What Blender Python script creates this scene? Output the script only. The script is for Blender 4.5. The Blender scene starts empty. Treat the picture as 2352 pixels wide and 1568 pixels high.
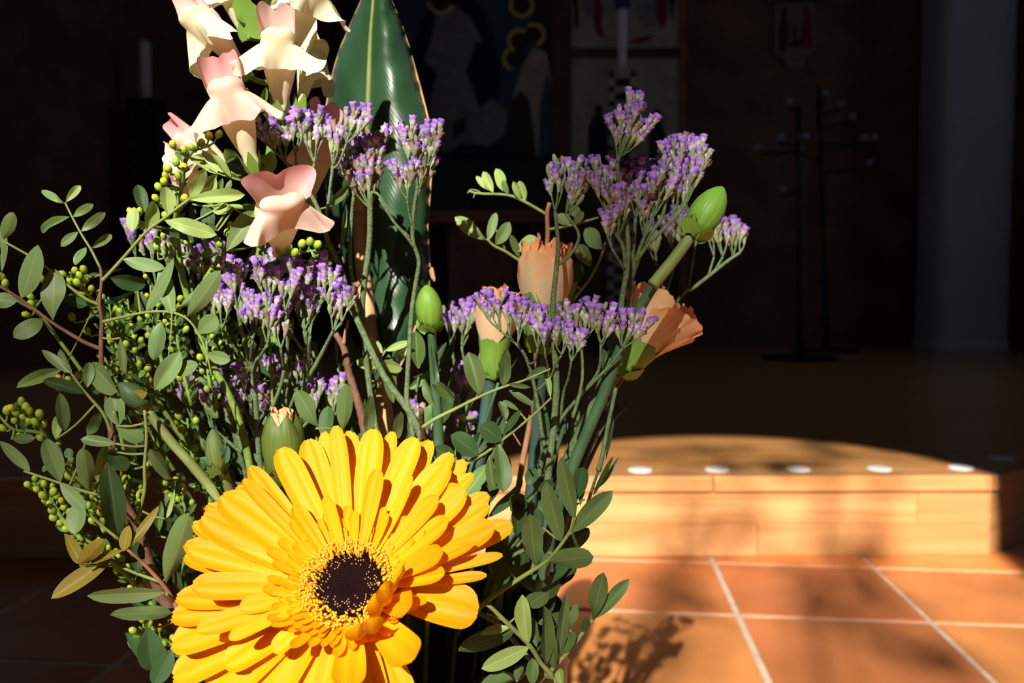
import bpy, bmesh, math, random
from mathutils import Vector, Matrix, noise
from math import sin, cos, pi, radians, sqrt, atan2, exp

RND = random.Random(7)
SC = bpy.context.scene
COL = SC.collection

# ------------------------------------------------------------------ camera
FPX = 1900.0
YAW = radians(5.56)
PITCH = math.atan(94 / 1900)
CAM = Vector((0, 0, .53))
F = Vector((-sin(YAW) * cos(PITCH), cos(YAW) * cos(PITCH), -sin(PITCH)))
R = Vector((cos(YAW), sin(YAW), 0))
U = R.cross(F)


def ray(px, py):
    return F + R * ((px - 1176) / FPX) - U * ((py - 784) / FPX)


def P(px, py, d):
    """point at depth d metres seen at photo pixel px, py"""
    return CAM + ray(px, py) * d


def G(px, py, z=0.0):
    r = ray(px, py)
    return CAM + r * ((z - CAM.z) / r.z)


def W(px, py, y):
    r = ray(px, py)
    return CAM + r * ((y - CAM.y) / r.y)


def proj(q):
    v = q - CAM
    d = v.dot(F)
    return (1176 + FPX * v.dot(R) / d, 784 - FPX * v.dot(U) / d, d)


cd = bpy.data.cameras.new('camera')
cd.sensor_width = 36
cd.lens = FPX / 2352 * 36
cd.clip_start = .01
cd.dof.use_dof = True
cd.dof.focus_distance = .315
cd.dof.aperture_fstop = 13.5
cam = bpy.data.objects.new('camera', cd)
COL.objects.link(cam)
cam.matrix_world = Matrix((
    (R.x, U.x, -F.x, CAM.x), (R.y, U.y, -F.y, CAM.y), (R.z, U.z, -F.z, CAM.z), (0, 0, 0, 1)))
SC.camera = cam

# ------------------------------------------------------------------ light
SUN = ray(1537, 1840).normalized()          # direction the sunlight travels
world = bpy.data.worlds.new('sky')
SC.world = world
world.use_nodes = True
bg = world.node_tree.nodes['Background']
bg.inputs[0].default_value = (.55, .72, 1.0, 1)
bg.inputs[1].default_value = .8
sl = bpy.data.lights.new('sun', 'SUN')
sl.energy = 8.6
sl.color = (1, .93, .82)
sl.angle = radians(.53)
so = bpy.data.objects.new('sun', sl)
COL.objects.link(so)
so.location = (-1, -9, 9)
so.rotation_euler = SUN.to_track_quat('-Z', 'Y').to_euler()
vs = SC.view_settings
vs.view_transform = 'Standard'
vs.look = 'None'
vs.exposure = 0
vs.gamma = 1
vs.use_curve_mapping = False
SC.cycles.use_denoising = True
SC.cycles.max_bounces = 6
SC.cycles.sample_clamp_indirect = 4


# ------------------------------------------------------------------ materials
def mat(name, col, rough=.6, spec=.3, var=0., trans=0., tcol=None, nz=None, bump=None,
        metal=0., rib=None, stripes=None, grad=None, veins=None, sheen=0, coat=0):
    """procedural material. nz=(scale, amount) colour noise; bump=(scale, strength);
    rib=(colour, halfwidth) midrib along UV v; stripes=(freq, amount) fine lines along the UV v axis;
    grad=(colour, start, end) second colour along UV v; veins=(freq, slope, amount, bump)"""
    m = bpy.data.materials.new(name)
    m.use_nodes = True
    nt = m.node_tree
    N = nt.nodes
    L = nt.links.new
    b = N['Principled BSDF']
    b.inputs['Roughness'].default_value = rough
    b.inputs['Specular IOR Level'].default_value = spec
    b.inputs['Metallic'].default_value = metal
    if coat:
        b.inputs['Coat Weight'].default_value = coat
        b.inputs['Coat Roughness'].default_value = .25
    if sheen:
        b.inputs['Sheen Weight'].default_value = sheen
    rgb = N.new('ShaderNodeRGB')
    rgb.outputs[0].default_value = (*col, 1)
    out = rgb.outputs[0]

    def math_(op, a, bb=None, clamp=False):
        n = N.new('ShaderNodeMath')
        n.operation = op
        n.use_clamp = clamp
        for i, v in enumerate((a, bb)):
            if v is None:
                continue
            if isinstance(v, (int, float)):
                n.inputs[i].default_value = v
            else:
                L(v, n.inputs[i])
        return n.outputs[0]

    def mix(fac, a, c2, mode='MIX'):
        n = N.new('ShaderNodeMix')
        n.data_type = 'RGBA'
        n.blend_type = mode
        if isinstance(fac, (int, float)):
            n.inputs[0].default_value = fac
        else:
            L(fac, n.inputs[0])
        L(a, n.inputs[6])
        if isinstance(c2, tuple):
            n.inputs[7].default_value = (*c2, 1)
        else:
            L(c2, n.inputs[7])
        return n.outputs[2]

    def rng(v, a, b2, c, d):
        n = N.new('ShaderNodeMapRange')
        n.interpolation_type = 'SMOOTHSTEP'
        L(v, n.inputs[0])
        for i, k in enumerate((a, b2, c, d)):
            n.inputs[i + 1].default_value = k
        return n.outputs[0]

    tc = None
    if nz or bump or rib or stripes or grad or veins:
        tc = N.new('ShaderNodeTexCoord')
    if rib or stripes or grad or veins:
        sp = N.new('ShaderNodeSeparateXYZ')
        L(tc.outputs['UV'], sp.inputs[0])
        u, v = sp.outputs[0], sp.outputs[1]
    if grad:
        out = mix(rng(v, grad[1], grad[2], 0, 1), out, grad[0])
    if var:
        oi = N.new('ShaderNodeObjectInfo')
        hs = N.new('ShaderNodeHueSaturation')
        L(out, hs.inputs['Color'])
        L(rng(oi.outputs['Random'], 0, 1, .5 - var * .05, .5 + var * .05), hs.inputs['Hue'])
        L(rng(oi.outputs['Random'], 0, 1, 1 - var, 1 + var), hs.inputs['Value'])
        out = hs.outputs[0]
    if nz:
        t = N.new('ShaderNodeTexNoise')
        t.inputs['Scale'].default_value = nz[0]
        t.inputs['Detail'].default_value = 4
        L(tc.outputs['Object'], t.inputs['Vector'])
        h = N.new('ShaderNodeHueSaturation')
        L(out, h.inputs['Color'])
        L(rng(t.outputs['Fac'], .3, .7, 1 - nz[1], 1 + nz[1]), h.inputs['Value'])
        out = h.outputs[0]
    hgt = None
    if stripes:
        cb = N.new('ShaderNodeCombineXYZ')
        L(math_('MULTIPLY', u, stripes[0]), cb.inputs[0])
        L(math_('MULTIPLY', v, 1.5), cb.inputs[1])
        t = N.new('ShaderNodeTexNoise')
        t.inputs['Scale'].default_value = 1
        t.inputs['Detail'].default_value = 2
        L(cb.outputs[0], t.inputs['Vector'])
        h = N.new('ShaderNodeHueSaturation')
        L(out, h.inputs['Color'])
        L(rng(t.outputs['Fac'], .3, .7, 1 - stripes[1], 1 + stripes[1]), h.inputs['Value'])
        out = h.outputs[0]
        hgt = t.outputs['Fac']
        hs_ = stripes[1]
    if veins:
        a = math_('ABSOLUTE', math_('SUBTRACT', u, .5))
        w = math_('SINE', math_('MULTIPLY', math_('ADD', v, math_('MULTIPLY', a, veins[1])), veins[0]))
        h = N.new('ShaderNodeHueSaturation')
        L(out, h.inputs['Color'])
        L(rng(w, -1, 1, 1 - veins[2], 1 + veins[2]), h.inputs['Value'])
        out = h.outputs[0]
        hgt = w
        hs_ = veins[3]
    if rib:
        a = math_('ABSOLUTE', math_('SUBTRACT', u, .5))
        out = mix(rng(a, rib[1] * .4, rib[1], 1, 0), out, rib[0])
    L(out, b.inputs['Base Color'])
    if bump:
        t = N.new('ShaderNodeTexNoise')
        t.inputs['Scale'].default_value = bump[0]
        t.inputs['Detail'].default_value = 5
        L(tc.outputs['Object'], t.inputs['Vector'])
        hgt, hs_ = t.outputs['Fac'], bump[1]
    if hgt is not None:
        bn = N.new('ShaderNodeBump')
        bn.inputs['Strength'].default_value = min(1, hs_)
        bn.inputs['Distance'].default_value = .002
        L(hgt, bn.inputs['Height'])
        L(bn.outputs[0], b.inputs['Normal'])
    if trans:
        tr = N.new('ShaderNodeBsdfTranslucent')
        if tcol:
            L(mix(1.0, out, tcol, 'MULTIPLY'), tr.inputs[0])
        else:
            L(out, tr.inputs[0])
        ms = N.new('ShaderNodeMixShader')
        ms.inputs[0].default_value = trans
        L(b.outputs[0], ms.inputs[1])
        L(tr.outputs[0], ms.inputs[2])
        L(ms.outputs[0], N['Material Output'].inputs[0])
    return m


M = {}
M['wall'] = mat('dark_brick_wall', (.20, .115, .068), .8, .2, nz=(3, .25), bump=(40, .3))
M['plaster'] = mat('plaster', (.16, .14, .12), .85, .2, nz=(2, .15))
M['grout'] = mat('cement_grout', (.62, .50, .38), .9, .2, nz=(30, .15))
M['tile'] = mat('terracotta', (.60, .21, .070), .42, .4, var=.14, nz=(5, .16), bump=(60, .06))
M['pillar'] = mat('white_painted_column', (.44, .46, .50), .7, .3, nz=(2, .06))
M['black'] = mat('black_metal', (.008, .008, .008), .5, .4)
M['darkwood'] = mat('dark_wood', (.10, .048, .024), .5, .4, nz=(6, .25))
M['midwood'] = mat('reddish_wood', (.26, .10, .045), .5, .4, nz=(6, .2))
M['wax'] = mat('white_wax', (.85, .83, .78), .45, .4)
M['gold'] = mat('gold_leaf', (.85, .62, .22), .45, .5, metal=.4, nz=(30, .15))
M['cream'] = mat('cream_paint', (.42, .36, .27), .7, .3, nz=(8, .12))
M['figwhite'] = mat('pale_robe_paint', (.24, .22, .21), .7, .3, nz=(10, .15))
M['fignavy'] = mat('navy_paint', (.012, .018, .03), .7, .3)
M['figblue'] = mat('blue_paint', (.05, .085, .12), .7, .3, nz=(6, .15))
M['figred'] = mat('red_paint', (.22, .02, .025), .7, .3)
M['figdark'] = mat('brown_paint', (.045, .028, .02), .7, .3)
M['green'] = mat('green_cloth', (.022, .055, .04), .9, .2, nz=(20, .15))
M['plaque'] = mat('plaque_stone', (.22, .19, .15), .7, .3, nz=(12, .12))
M['glasscup'] = mat('clear_glass_cup', (.20, .22, .26), .15, .6)
M['disc'] = mat('white_disc', (.80, .80, .82), .35, .5)
M['vase'] = mat('dark_glazed_vase', (.035, .02, .014), .3, .5, nz=(8, .2))
M['bark'] = mat('tree_bark', (.09, .06, .04), .9, .2, bump=(8, .6))
M['foliage'] = mat('tree_leaves', (.05, .11, .03), .6, .3, trans=.25)


def wood(name, col, var=.1, axis=0):
    m = bpy.data.materials.new(name)
    m.use_nodes = True
    nt = m.node_tree
    N, L = nt.nodes, nt.links.new
    b = N['Principled BSDF']
    b.inputs['Roughness'].default_value = .28
    b.inputs['Specular IOR Level'].default_value = .45
    tc = N.new('ShaderNodeTexCoord')
    mp = N.new('ShaderNodeMapping')
    sc = [9, 9, 9]
    sc[axis] = .8
    mp.inputs['Scale'].default_value = sc
    L(tc.outputs['Object'], mp.inputs[0])
    t = N.new('ShaderNodeTexNoise')
    t.inputs['Scale'].default_value = 3
    t.inputs['Detail'].default_value = 6
    t.inputs['Distortion'].default_value = .6
    L(mp.outputs[0], t.inputs['Vector'])
    r = N.new('ShaderNodeValToRGB')
    r.color_ramp.elements[0].position = .3
    r.color_ramp.elements[0].color = (col[0] * .72, col[1] * .62, col[2] * .5, 1)
    r.color_ramp.elements[1].position = .65
    r.color_ramp.elements[1].color = (*col, 1)
    L(t.outputs['Fac'], r.inputs[0])
    oi = N.new('ShaderNodeObjectInfo')
    mr = N.new('ShaderNodeMapRange')
    L(oi.outputs['Random'], mr.inputs[0])
    mr.inputs[3].default_value = 1 - var
    mr.inputs[4].default_value = 1 + var
    hs = N.new('ShaderNodeHueSaturation')
    L(r.outputs[0], hs.inputs['Color'])
    L(mr.outputs[0], hs.inputs['Value'])
    L(hs.outputs[0], b.inputs['Base Color'])
    return m


M['board'] = wood('honey_wood_board', (.68, .35, .145))
M['deck'] = wood('honey_wood_deck', (.60, .30, .11))


# ------------------------------------------------------------------ mesh helpers
def mesh_obj(name, verts, faces, m, parent=None, smooth=True, uvs=None, midx=None, link=True):
    me = bpy.data.meshes.new(name)
    off = parent.location if parent is not None else Vector((0, 0, 0))
    pp = parent
    while pp is not None and pp.parent is not None:
        pp = pp.parent
        off = off + pp.location
    me.from_pydata([tuple(Vector(v) - off) for v in verts], [], faces)
    ms = m if isinstance(m, (list, tuple)) else [m]
    for k in ms:
        me.materials.append(k)
    if midx:
        me.polygons.foreach_set('material_index', midx)
    if smooth:
        me.polygons.foreach_set('use_smooth', [True] * len(me.polygons))
    if uvs:
        ul = me.uv_layers.new(name='UVMap')
        for lp in me.loops:
            ul.data[lp.index].uv = uvs[lp.vertex_index]
    me.update()
    o = bpy.data.objects.new(name, me)
    COL.objects.link(o)
    if parent is not None:
        o.parent = parent
    return o


def tag(o, label=None, cat=None, group=None, kind=None):
    if label:
        o['label'] = label
    if cat:
        o['category'] = cat
    if group:
        o['group'] = group
    if kind:
        o['kind'] = kind
    return o


def empty(name, loc, label, cat, group=None):
    o = bpy.data.objects.new(name, None)
    o.empty_display_size = .02
    COL.objects.link(o)
    o.location = loc
    return tag(o, label, cat, group)


def inst(name, me, parent, Mw):
    """object sharing mesh me, world matrix Mw, child of the (unrotated) root parent"""
    o = bpy.data.objects.new(name, me)
    COL.objects.link(o)
    if parent is not None:
        o.parent = parent
        off = parent.location.copy()
        pp = parent.parent
        while pp is not None:
            off += pp.location
            pp = pp.parent
        o.matrix_basis = Matrix.Translation(-off) @ Mw
    else:
        o.matrix_basis = Mw
    return o


def box_vf(x0, x1, y0, y1, z0, z1):
    v = [(x0, y0, z0), (x1, y0, z0), (x1, y1, z0), (x0, y1, z0), (x0, y0, z1), (x1, y0, z1), (x1, y1, z1), (x0, y1, z1)]
    f = [(0, 3, 2, 1), (4, 5, 6, 7), (0, 1, 5, 4), (1, 2, 6, 5), (2, 3, 7, 6), (3, 0, 4, 7)]
    return v, f


def box(name, x0, x1, y0, y1, z0, z1, m, parent=None, bev=0.):
    v, f = box_vf(x0, x1, y0, y1, z0, z1)
    if not bev:
        return mesh_obj(name, v, f, m, parent, smooth=False)
    bm = bmesh.new()
    bv = [bm.verts.new(q) for q in v]
    for q in f:
        bm.faces.new([bv[i] for i in q])
    bmesh.ops.bevel(bm, geom=bm.edges[:] + bm.verts[:], offset=bev, segments=2, affect='EDGES', profile=.5)
    vv = [x.co.copy() for x in bm.verts]
    bm.verts.index_update()
    ff = [[x.index for x in q.verts] for q in bm.faces]
    bm.free()
    return mesh_obj(name, vv, ff, m, parent, smooth=False)


def prism(name, poly, vec, m, parent=None):
    """polygon (3d points) extruded along vec"""
    n = len(poly)
    v = [Vector(p) for p in poly] + [Vector(p) + Vector(vec) for p in poly]
    f = [tuple(range(n))[::-1], tuple(range(n, 2 * n))]
    for i in range(n):
        j = (i + 1) % n
        f.append((i, j, n + j, n + i))
    return mesh_obj(name, v, f, m, parent, smooth=False)


def catmull(pts, n):
    pts = [Vector(p) for p in pts]
    if len(pts) < 3:
        return [pts[0].lerp(pts[-1], i / n) for i in range(n + 1)]
    q = [pts[0] * 2 - pts[1]] + pts + [pts[-1] * 2 - pts[-2]]
    out = []
    for i in range(1, len(q) - 2):
        a, b, c, d = q[i - 1:i + 3]
        for k in range(n):
            t = k / n
            out.append(.5 * ((2 * b) + (c - a) * t + (2 * a - 5 * b + 4 * c - d) * t * t + (3 * b - a - 3 * c + d) * t ** 3))
    out.append(pts[-1])
    return out


class Tubes:
    """collects tapered tubes; build() makes one mesh"""

    def __init__(self):
        self.v, self.f, self.uv = [], [], []

    def add(self, pts, r0, r1=None, sides=6, n=3, rad=None, cap=True):
        c = catmull(pts, n)
        m = len(c)
        r1 = r0 if r1 is None else r1
        if rad:
            k = len(rad) - 1
            rr = []
            for i in range(m):
                t = i / (m - 1) * k
                j = min(int(t), k - 1)
                rr.append(rad[j] + (rad[j + 1] - rad[j]) * (t - j))
        else:
            rr = [r0 + (r1 - r0) * i / (m - 1) for i in range(m)]
        base = len(self.v)
        t0 = (c[1] - c[0]).normalized()
        nn = t0.orthogonal().normalized()
        for i in range(m):
            t = (c[min(i + 1, m - 1)] - c[max(i - 1, 0)])
            t = t.normalized() if t.length > 1e-9 else t0
            nn = (nn - t * nn.dot(t))
            nn = nn.normalized() if nn.length > 1e-6 else t.orthogonal().normalized()
            bb = t.cross(nn)
            for s in range(sides):
                a = 2 * pi * s / sides
                self.v.append(c[i] + (nn * cos(a) + bb * sin(a)) * rr[i])
                self.uv.append((s / sides, i / (m - 1)))
        for i in range(m - 1):
            for s in range(sides):
                a = base + i * sides + s
                b = base + i * sides + (s + 1) % sides
                self.f.append((a, b, b + sides, a + sides))
        if cap:
            self.f.append(tuple(base + s for s in range(sides))[::-1])
            self.f.append(tuple(base + (m - 1) * sides + s for s in range(sides)))
        return c

    def build(self, name, m, parent=None):
        return mesh_obj(name, self.v, self.f, m, parent, uvs=self.uv)


def grid_faces(nu, nv, base=0, wrap=False):
    """verts laid out row-major: nv rows of nu"""
    f = []
    for j in range(nv - 1):
        for i in range(nu if wrap else nu - 1):
            a = base + j * nu + i
            b = base + j * nu + (i + 1) % nu
            f.append((a, b, b + nu, a + nu))
    return f


def frame(y, zhint):
    """rotation matrix with local Y along y and Z near zhint"""
    y = y.normalized()
    z = zhint - y * zhint.dot(y)
    z = z.normalized() if z.length > 1e-6 else y.orthogonal().normalized()
    x = y.cross(z)
    return Matrix((x, y, z)).transposed()


def lathe(prof, sides=16, squash=1.):
    """prof: (r, y) pairs; axis Y. returns verts, faces, uvs"""
    v, uv = [], []
    for j, (r, y) in enumerate(prof):
        for s in range(sides):
            a = 2 * pi * s / sides
            v.append(Vector((r * cos(a), y, r * sin(a) * squash)))
            uv.append((s / sides, j / (len(prof) - 1)))
    return v, grid_faces(sides, len(prof), 0, True), uv


def xf(verts, Mw):
    return [Mw @ Vector(q) for q in verts]


# ------------------------------------------------------------------ the room
def struct(o, label, cat):
    return tag(o, label, cat, kind='structure')


X0, X1, Y0, Y1, ZC = -3.2, 3.7, -2.6, 7.0, 4.2
floor = struct(box('floor', X0, X1, Y0, Y1, -.1, -.003, M['grout']), 'terracotta tiled floor with pale cement grout in front of the step', 'floor')
TX, TY, TX0, TY0 = .3135, .2795, .2475, 1.681
tm = None
for iy in range(-11, 8):
    for ix in range(-9, 10):
        x = TX0 + ix * TX
        y = TY0 + iy * TY
        if x < X0 or x + TX > X1 or y < Y0 + .02:
            continue
        # skip tiles wholly under the platform
        if y > 1.9 and (x < .6 or x < .6 + (y - 1.9) * 1.1):
            continue
        if tm is None:
            tm = box('tile', -TX / 2 + .005, TX / 2 - .005, -TY / 2 + .005, TY / 2 - .005, -.012, 0, M['tile'], None, .0025)
            o = tm
            o.parent = floor
        else:
            o = tm.copy()
            COL.objects.link(o)
        o.location = (x + TX / 2, y + TY / 2, RND.uniform(-.0006, .0006))

struct(box('ceiling', X0, X1, Y0, Y1, ZC, ZC + .15, M['plaster']), 'high plastered ceiling above the altar room', 'ceiling')
struct(box('wall_front', X0, X1, Y1, Y1 + .2, -.1, ZC, M['wall']), 'dark brown wall behind the altar', 'wall')


def holed_wall(name, outline, hole, to3, thick, m, label):
    """outline, hole: 2d polygons; bridged quads around the hole by angle, then extruded"""
    bm = bmesh.new()
    ov = [bm.verts.new(to3(p)) for p in outline]
    hv = [bm.verts.new(to3(p)) for p in hole]
    ed = [bm.edges.new((ov[i], ov[(i + 1) % len(ov)])) for i in range(len(ov))]
    ed += [bm.edges.new((hv[i], hv[(i + 1) % len(hv)])) for i in range(len(hv))]
    bmesh.ops.triangle_fill(bm, use_beauty=True, use_dissolve=False, edges=ed)
    r = bmesh.ops.extrude_face_region(bm, geom=bm.faces[:])
    bmesh.ops.translate(bm, vec=thick, verts=[q for q in r['geom'] if isinstance(q, bmesh.types.BMVert)])
    bmesh.ops.recalc_face_normals(bm, faces=bm.faces[:])
    bm.verts.index_update()
    vv = [x.co.copy() for x in bm.verts]
    ff = [[x.index for x in q.verts] for q in bm.faces]
    bm.free()
    return struct(mesh_obj(name, vv, ff, m, smooth=False), label, 'wall')


# arched window in the wall behind the viewer: this is what shapes the sun patch
AX, AW, AZ, AB, SILL = -.125, .55, 2.77, .40, 1.15
arch = [(AX - AW, SILL)] + [(AX - AW * cos(pi * k / 20), AZ + AB * sin(pi * k / 20)) for k in range(21)] + [(AX + AW, SILL)]
holed_wall('wall_back', [(X0, -.1), (X0, ZC), (X1, ZC), (X1, -.1)], arch, lambda p: (p[0], Y0, p[1]), (0, -.06, 0),
           M['plaster'], 'plastered wall with the arched window')
lw = [(2.6, 1.5), (2.6, 3.2), (3.8, 3.2), (3.8, 1.5)]  # unseen opening, added so cool sky light reaches platform and pillar
holed_wall('wall_left', [(Y0, -.1), (Y0, ZC), (Y1, ZC), (Y1, -.1)], lw, lambda p: (X0, p[0], p[1]), (-.15, 0, 0),
           M['wall'], 'dark side wall with an added window out of view')

holed_wall('wall_right', [(Y0, -.1), (Y0, ZC), (Y1, ZC), (Y1, -.1)], [(2.3, 1.3), (2.3, 3.5), (4.1, 3.5), (4.1, 1.3)], lambda p: (X1, p[0], p[1]), (.15, 0, 0),  # unseen opening, added and placed to brighten the altar end and pillar front
           M['wall'], 'dark brown side wall with an added window out of view')



def window_frame(name, pts, depth_vec, w, label, bars=()):
    """frame bars along a closed list of 3d corner points, plus glazing bars"""
    e = empty(name, sum((Vector(p) for p in pts), Vector()) / len(pts), label, 'window')
    e['kind'] = 'structure'
    t_ = Tubes()
    for i_ in range(len(pts)):
        t_.add([pts[i_], pts[(i_ + 1) % len(pts)]], w, w, 4, 1)
    t_.build('window_frame', M['darkwood'], e)
    for a_, b_ in bars:
        t_ = Tubes()
        t_.add([a_, b_], w * .6, w * .6, 4, 1)
        t_.build('glazing_bar', M['darkwood'], e)


window_frame('window_1', [(x, Y0 - .03, z) for x, z in arch], None, .012, 'arched window opening behind the viewer')
for nm, xx, (ya, za), (yb, zb), lab in (('fill_window_2', X0 - .07, lw[0], lw[2], 'unseen window added in the left wall for sky light'), ('fill_window_3', X1 + .07, (2.3, 1.3), (4.1, 3.5), 'unseen window added in the right wall for sky light')):
    window_frame(nm, [(xx, ya, za), (xx, ya, zb), (xx, yb, zb), (xx, yb, za)], None, .035, lab,
                 [((xx, ya + (yb - ya) * k / 3, za), (xx, ya + (yb - ya) * k / 3, zb)) for k in (1, 2)] + [((xx, ya, (za + zb) / 2), (xx, yb, (za + zb) / 2))])

# wooden platform (chancel step) --------------------------------------------------
PT = .17
cor = Vector((.8235, 1.788, 0))
fl = Vector((-1.1597, 1.5702, 0))
fd = (fl - cor).normalized()                 # along the front edge, to the left
sd = Vector((.0766, .0686, 0)).normalized()   # along the canted side, to the back right
nf = Vector((-fd.y, fd.x, 0))
nf = nf if nf.y < 0 else -nf                 # front normal, to the viewer
ns = Vector((sd.y, -sd.x, 0))
lfar = cor + fd * ((cor.x - X0 - .02) / -fd.x)
sfar = cor + sd * ((X1 - .02 - cor.x) / sd.x)
ins = .014
corI = cor - nf * ins - ns * ins * .4
poly = [lfar - nf * ins, corI, sfar - ns * ins, Vector((X1 - .02, Y1 - .01, 0)), Vector((X0 + .02, Y1 - .01, 0))]
plat = prism('floor_platform', [p + Vector((0, 0, .0)) for p in poly], (0, 0, PT - .002), M['deck'])
struct(plat, 'raised honey coloured wooden platform with nosing and board riser', 'platform')


def slab(name, a, b, nrm, z0, z1, d0, d1, m, parent, bev=.002):
    """board between a and b (floor points), from d0 to d1 out along nrm"""
    ax = (b - a).normalized()
    o = box(name, 0, (b - a).length, d0, d1, z0, z1, m, parent, bev)
    Mx = Matrix((ax, nrm, Vector((0, 0, 1)))).transposed().to_4x4()
    if ax.cross(nrm).z < 0:
        pass
    o.matrix_basis = Matrix.Translation(a) @ Mx
    return o


def along_front(px, py, z):
    q = G(px, py, z)
    return (q - cor).dot(fd)


NZ0 = PT - .033
cuts = [0, along_front(1632, 1087, PT)]
while cuts[-1] < 3.6:
    cuts.append(cuts[-1] + 1.35)
for i in range(len(cuts) - 1):
    slab('nosing_board', cor + fd * (cuts[i + 1] - .0008), cor + fd * (cuts[i] + .0008), nf, NZ0, PT, -.1, .012, M['board'], plat, .004)
slab('nosing_board', cor, sfar, ns, NZ0, PT, -.1, .012, M['board'], plat, .004)
zc = .068
for (z0, z1, joints) in ((.001, zc - .0002, [0, along_front(1735, 1240, .03), 1.35, 2.4, 3.7]),
                         (zc + .0002, NZ0 - .001, [0, along_front(2095, 1160, .1), 1.3, 2.4, 3.7])):
    for i in range(len(joints) - 1):
        slab('riser_board', cor + fd * (joints[i + 1] - .0006), cor + fd * (joints[i] + .0006), nf, z0, z1, -.03, 0, M['board'], plat, .0004)
    slab('riser_board', cor + sd * .002, sfar, ns, z0, z1, -.03, 0, M['board'], plat, .0004)
dm = None
for px, py in ((930, 1081), (1108, 1080), (1290, 1079.5), (1470, 1079), (1648, 1078), (1833, 1077), (2020, 1076), (2207, 1074), (2298, 1053), (560, 1084), (745, 1083)):
    q = G(px, py, PT)
    if dm is None:
        v, f, uv = lathe([(.0001, .0035), (.018, .0035), (.0245, .0025), (.026, 0), (.026, -.004)], 20)
        dm = bpy.data.meshes.new('inlay_disc')
        dm.from_pydata([(a.x, a.z, a.y) for a in v], [], [tuple(reversed(k)) for k in f])
        dm.materials.append(M['disc'])
    o = bpy.data.objects.new('inlay_disc', dm)
    COL.objects.link(o)
    o.parent = plat
    o.location = (q.x, q.y, PT - .0005)

# pillars ------------------------------------------------------------------------
pc = G(2231, 806, PT)


def pillar(name, x, y, hw, m, label, plinth=True):
    e = empty(name, (x, y, PT), label, 'pillar')
    e['kind'] = 'structure'
    v, f, uv = [], [], []
    n = 32
    prof = []
    for s in range(n):
        a = 2 * pi * s / n
        c_, s_ = cos(a), sin(a)
        k = (abs(c_) ** 5 + abs(s_) ** 5) ** (-1 / 5)
        prof.append((c_ * k * hw, s_ * k * hw))
    zz = [PT, ZC - .002]
    v = [(x + a, y + b, z) for z in zz for a, b in prof]
    mesh_obj('shaft', v, grid_faces(n, 2, 0, True), m, e)
    if plinth:
        v = [(x + a * k, y + b * k, z) for z, k in ((PT, 1.05), (PT + .07, 1.05), (PT + .085, 1.0)) for a, b in prof]
        mesh_obj('plinth', v, grid_faces(n, 3, 0, True), m, e)
    return e


p_ = pillar('pillar', pc.x, pc.y + .2, .262, M['pillar'], 'tall pale blue-grey pillar standing on the wooden platform')
p_.rotation_euler.z = 0
pillar('pillar', W(-40, 600, 5.6).x - .02, 5.6, .28, M['fignavy'], 'dark square pillar beside the left candlestick', False)

# reredos: painted panels behind the altar ----------------------------------------
RY = 6.72
rb = W(1140, 800, RY)
rer = empty('painted_altarpiece', (rb.x, RY + .05, PT), 'tall painted wooden altarpiece with haloed figures behind the altar', 'altarpiece')


def plate(name, pts, y, th, m, parent):
    return prism(name, [W(px, py, y) for px, py in pts], (0, -th, 0), m, parent)


def wrect(name, x0, y0, x1, y1, yy, th, m, parent):
    return plate(name, [(x0, y0), (x1, y0), (x1, y1), (x0, y1)], yy, th, m, parent)


wrect('backboard', 700, -260, 1580, 812, RY + .08, .06, M['darkwood'], rer)
wrect('centre_panel', 760, -230, 1268, 362, RY, .03, M['figdark'], rer)
wrect('side_panel', 1313, -230, 1560, 114, RY, .03, M['cream'], rer)
wrect('side_panel', 1313, 136, 1560, 420, RY, .03, M['cream'], rer)
wrect('frame_post', 1268, -250, 1313, 800, RY, .06, M['darkwood'], rer)
wrect('frame_post', 1560, -250, 1576, 800, RY, .06, M['midwood'], rer)
wrect('frame_rail', 1313, 114, 1560, 136, RY, .05, M['darkwood'], rer)


def ell(cx, cy, rx, ry, n=28, a0=0, a1=2 * pi):
    return [(cx + rx * cos(a0 + (a1 - a0) * k / n), cy + ry * sin(a0 + (a1 - a0) * k / n)) for k in range(n if a1 - a0 > 6.2 else n + 1)]


y1 = RY - .03
plate('painted_sky', [(930, -100), (1200, -100), (1240, 100), (1262, 200), (1262, 358), (900, 358), (900, 60)], y1, .004, M['figblue'], rer)
y2 = y1 - .004
plate('painted_mandorla', ell(1045, 190, 103, 215), y2, .004, M['fignavy'], rer)
y3 = y2 - .004
plate('painted_robe', [(1003, 20), (1045, 12), (1080, 40), (1100, 75), (1108, 100), (1094, 95), (1085, 125), (1070, 165), (1085, 200), (1100, 250), (1130, 225), (1165, 255), (1165, 300), (1140, 340), (1080, 330), (1060, 352), (1015, 352), (1000, 290), (985, 270), (990, 215), (1005, 170), (975, 140), (990, 90)], y3, .004, M['figwhite'], rer)
plate('painted_head', ell(1013, 5, 22, 27), y3, .006, M['figdark'], rer)
plate('painted_fold', [(1040, 280), (1070, 270), (1068, 300), (1040, 320)], y3 - .004, .002, M['figdark'], rer)
plate('painted_rock', [(1015, 360), (1060, 330), (1110, 345), (1160, 310), (1180, 362)], y3 - .004, .003, M['fignavy'], rer)
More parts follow.
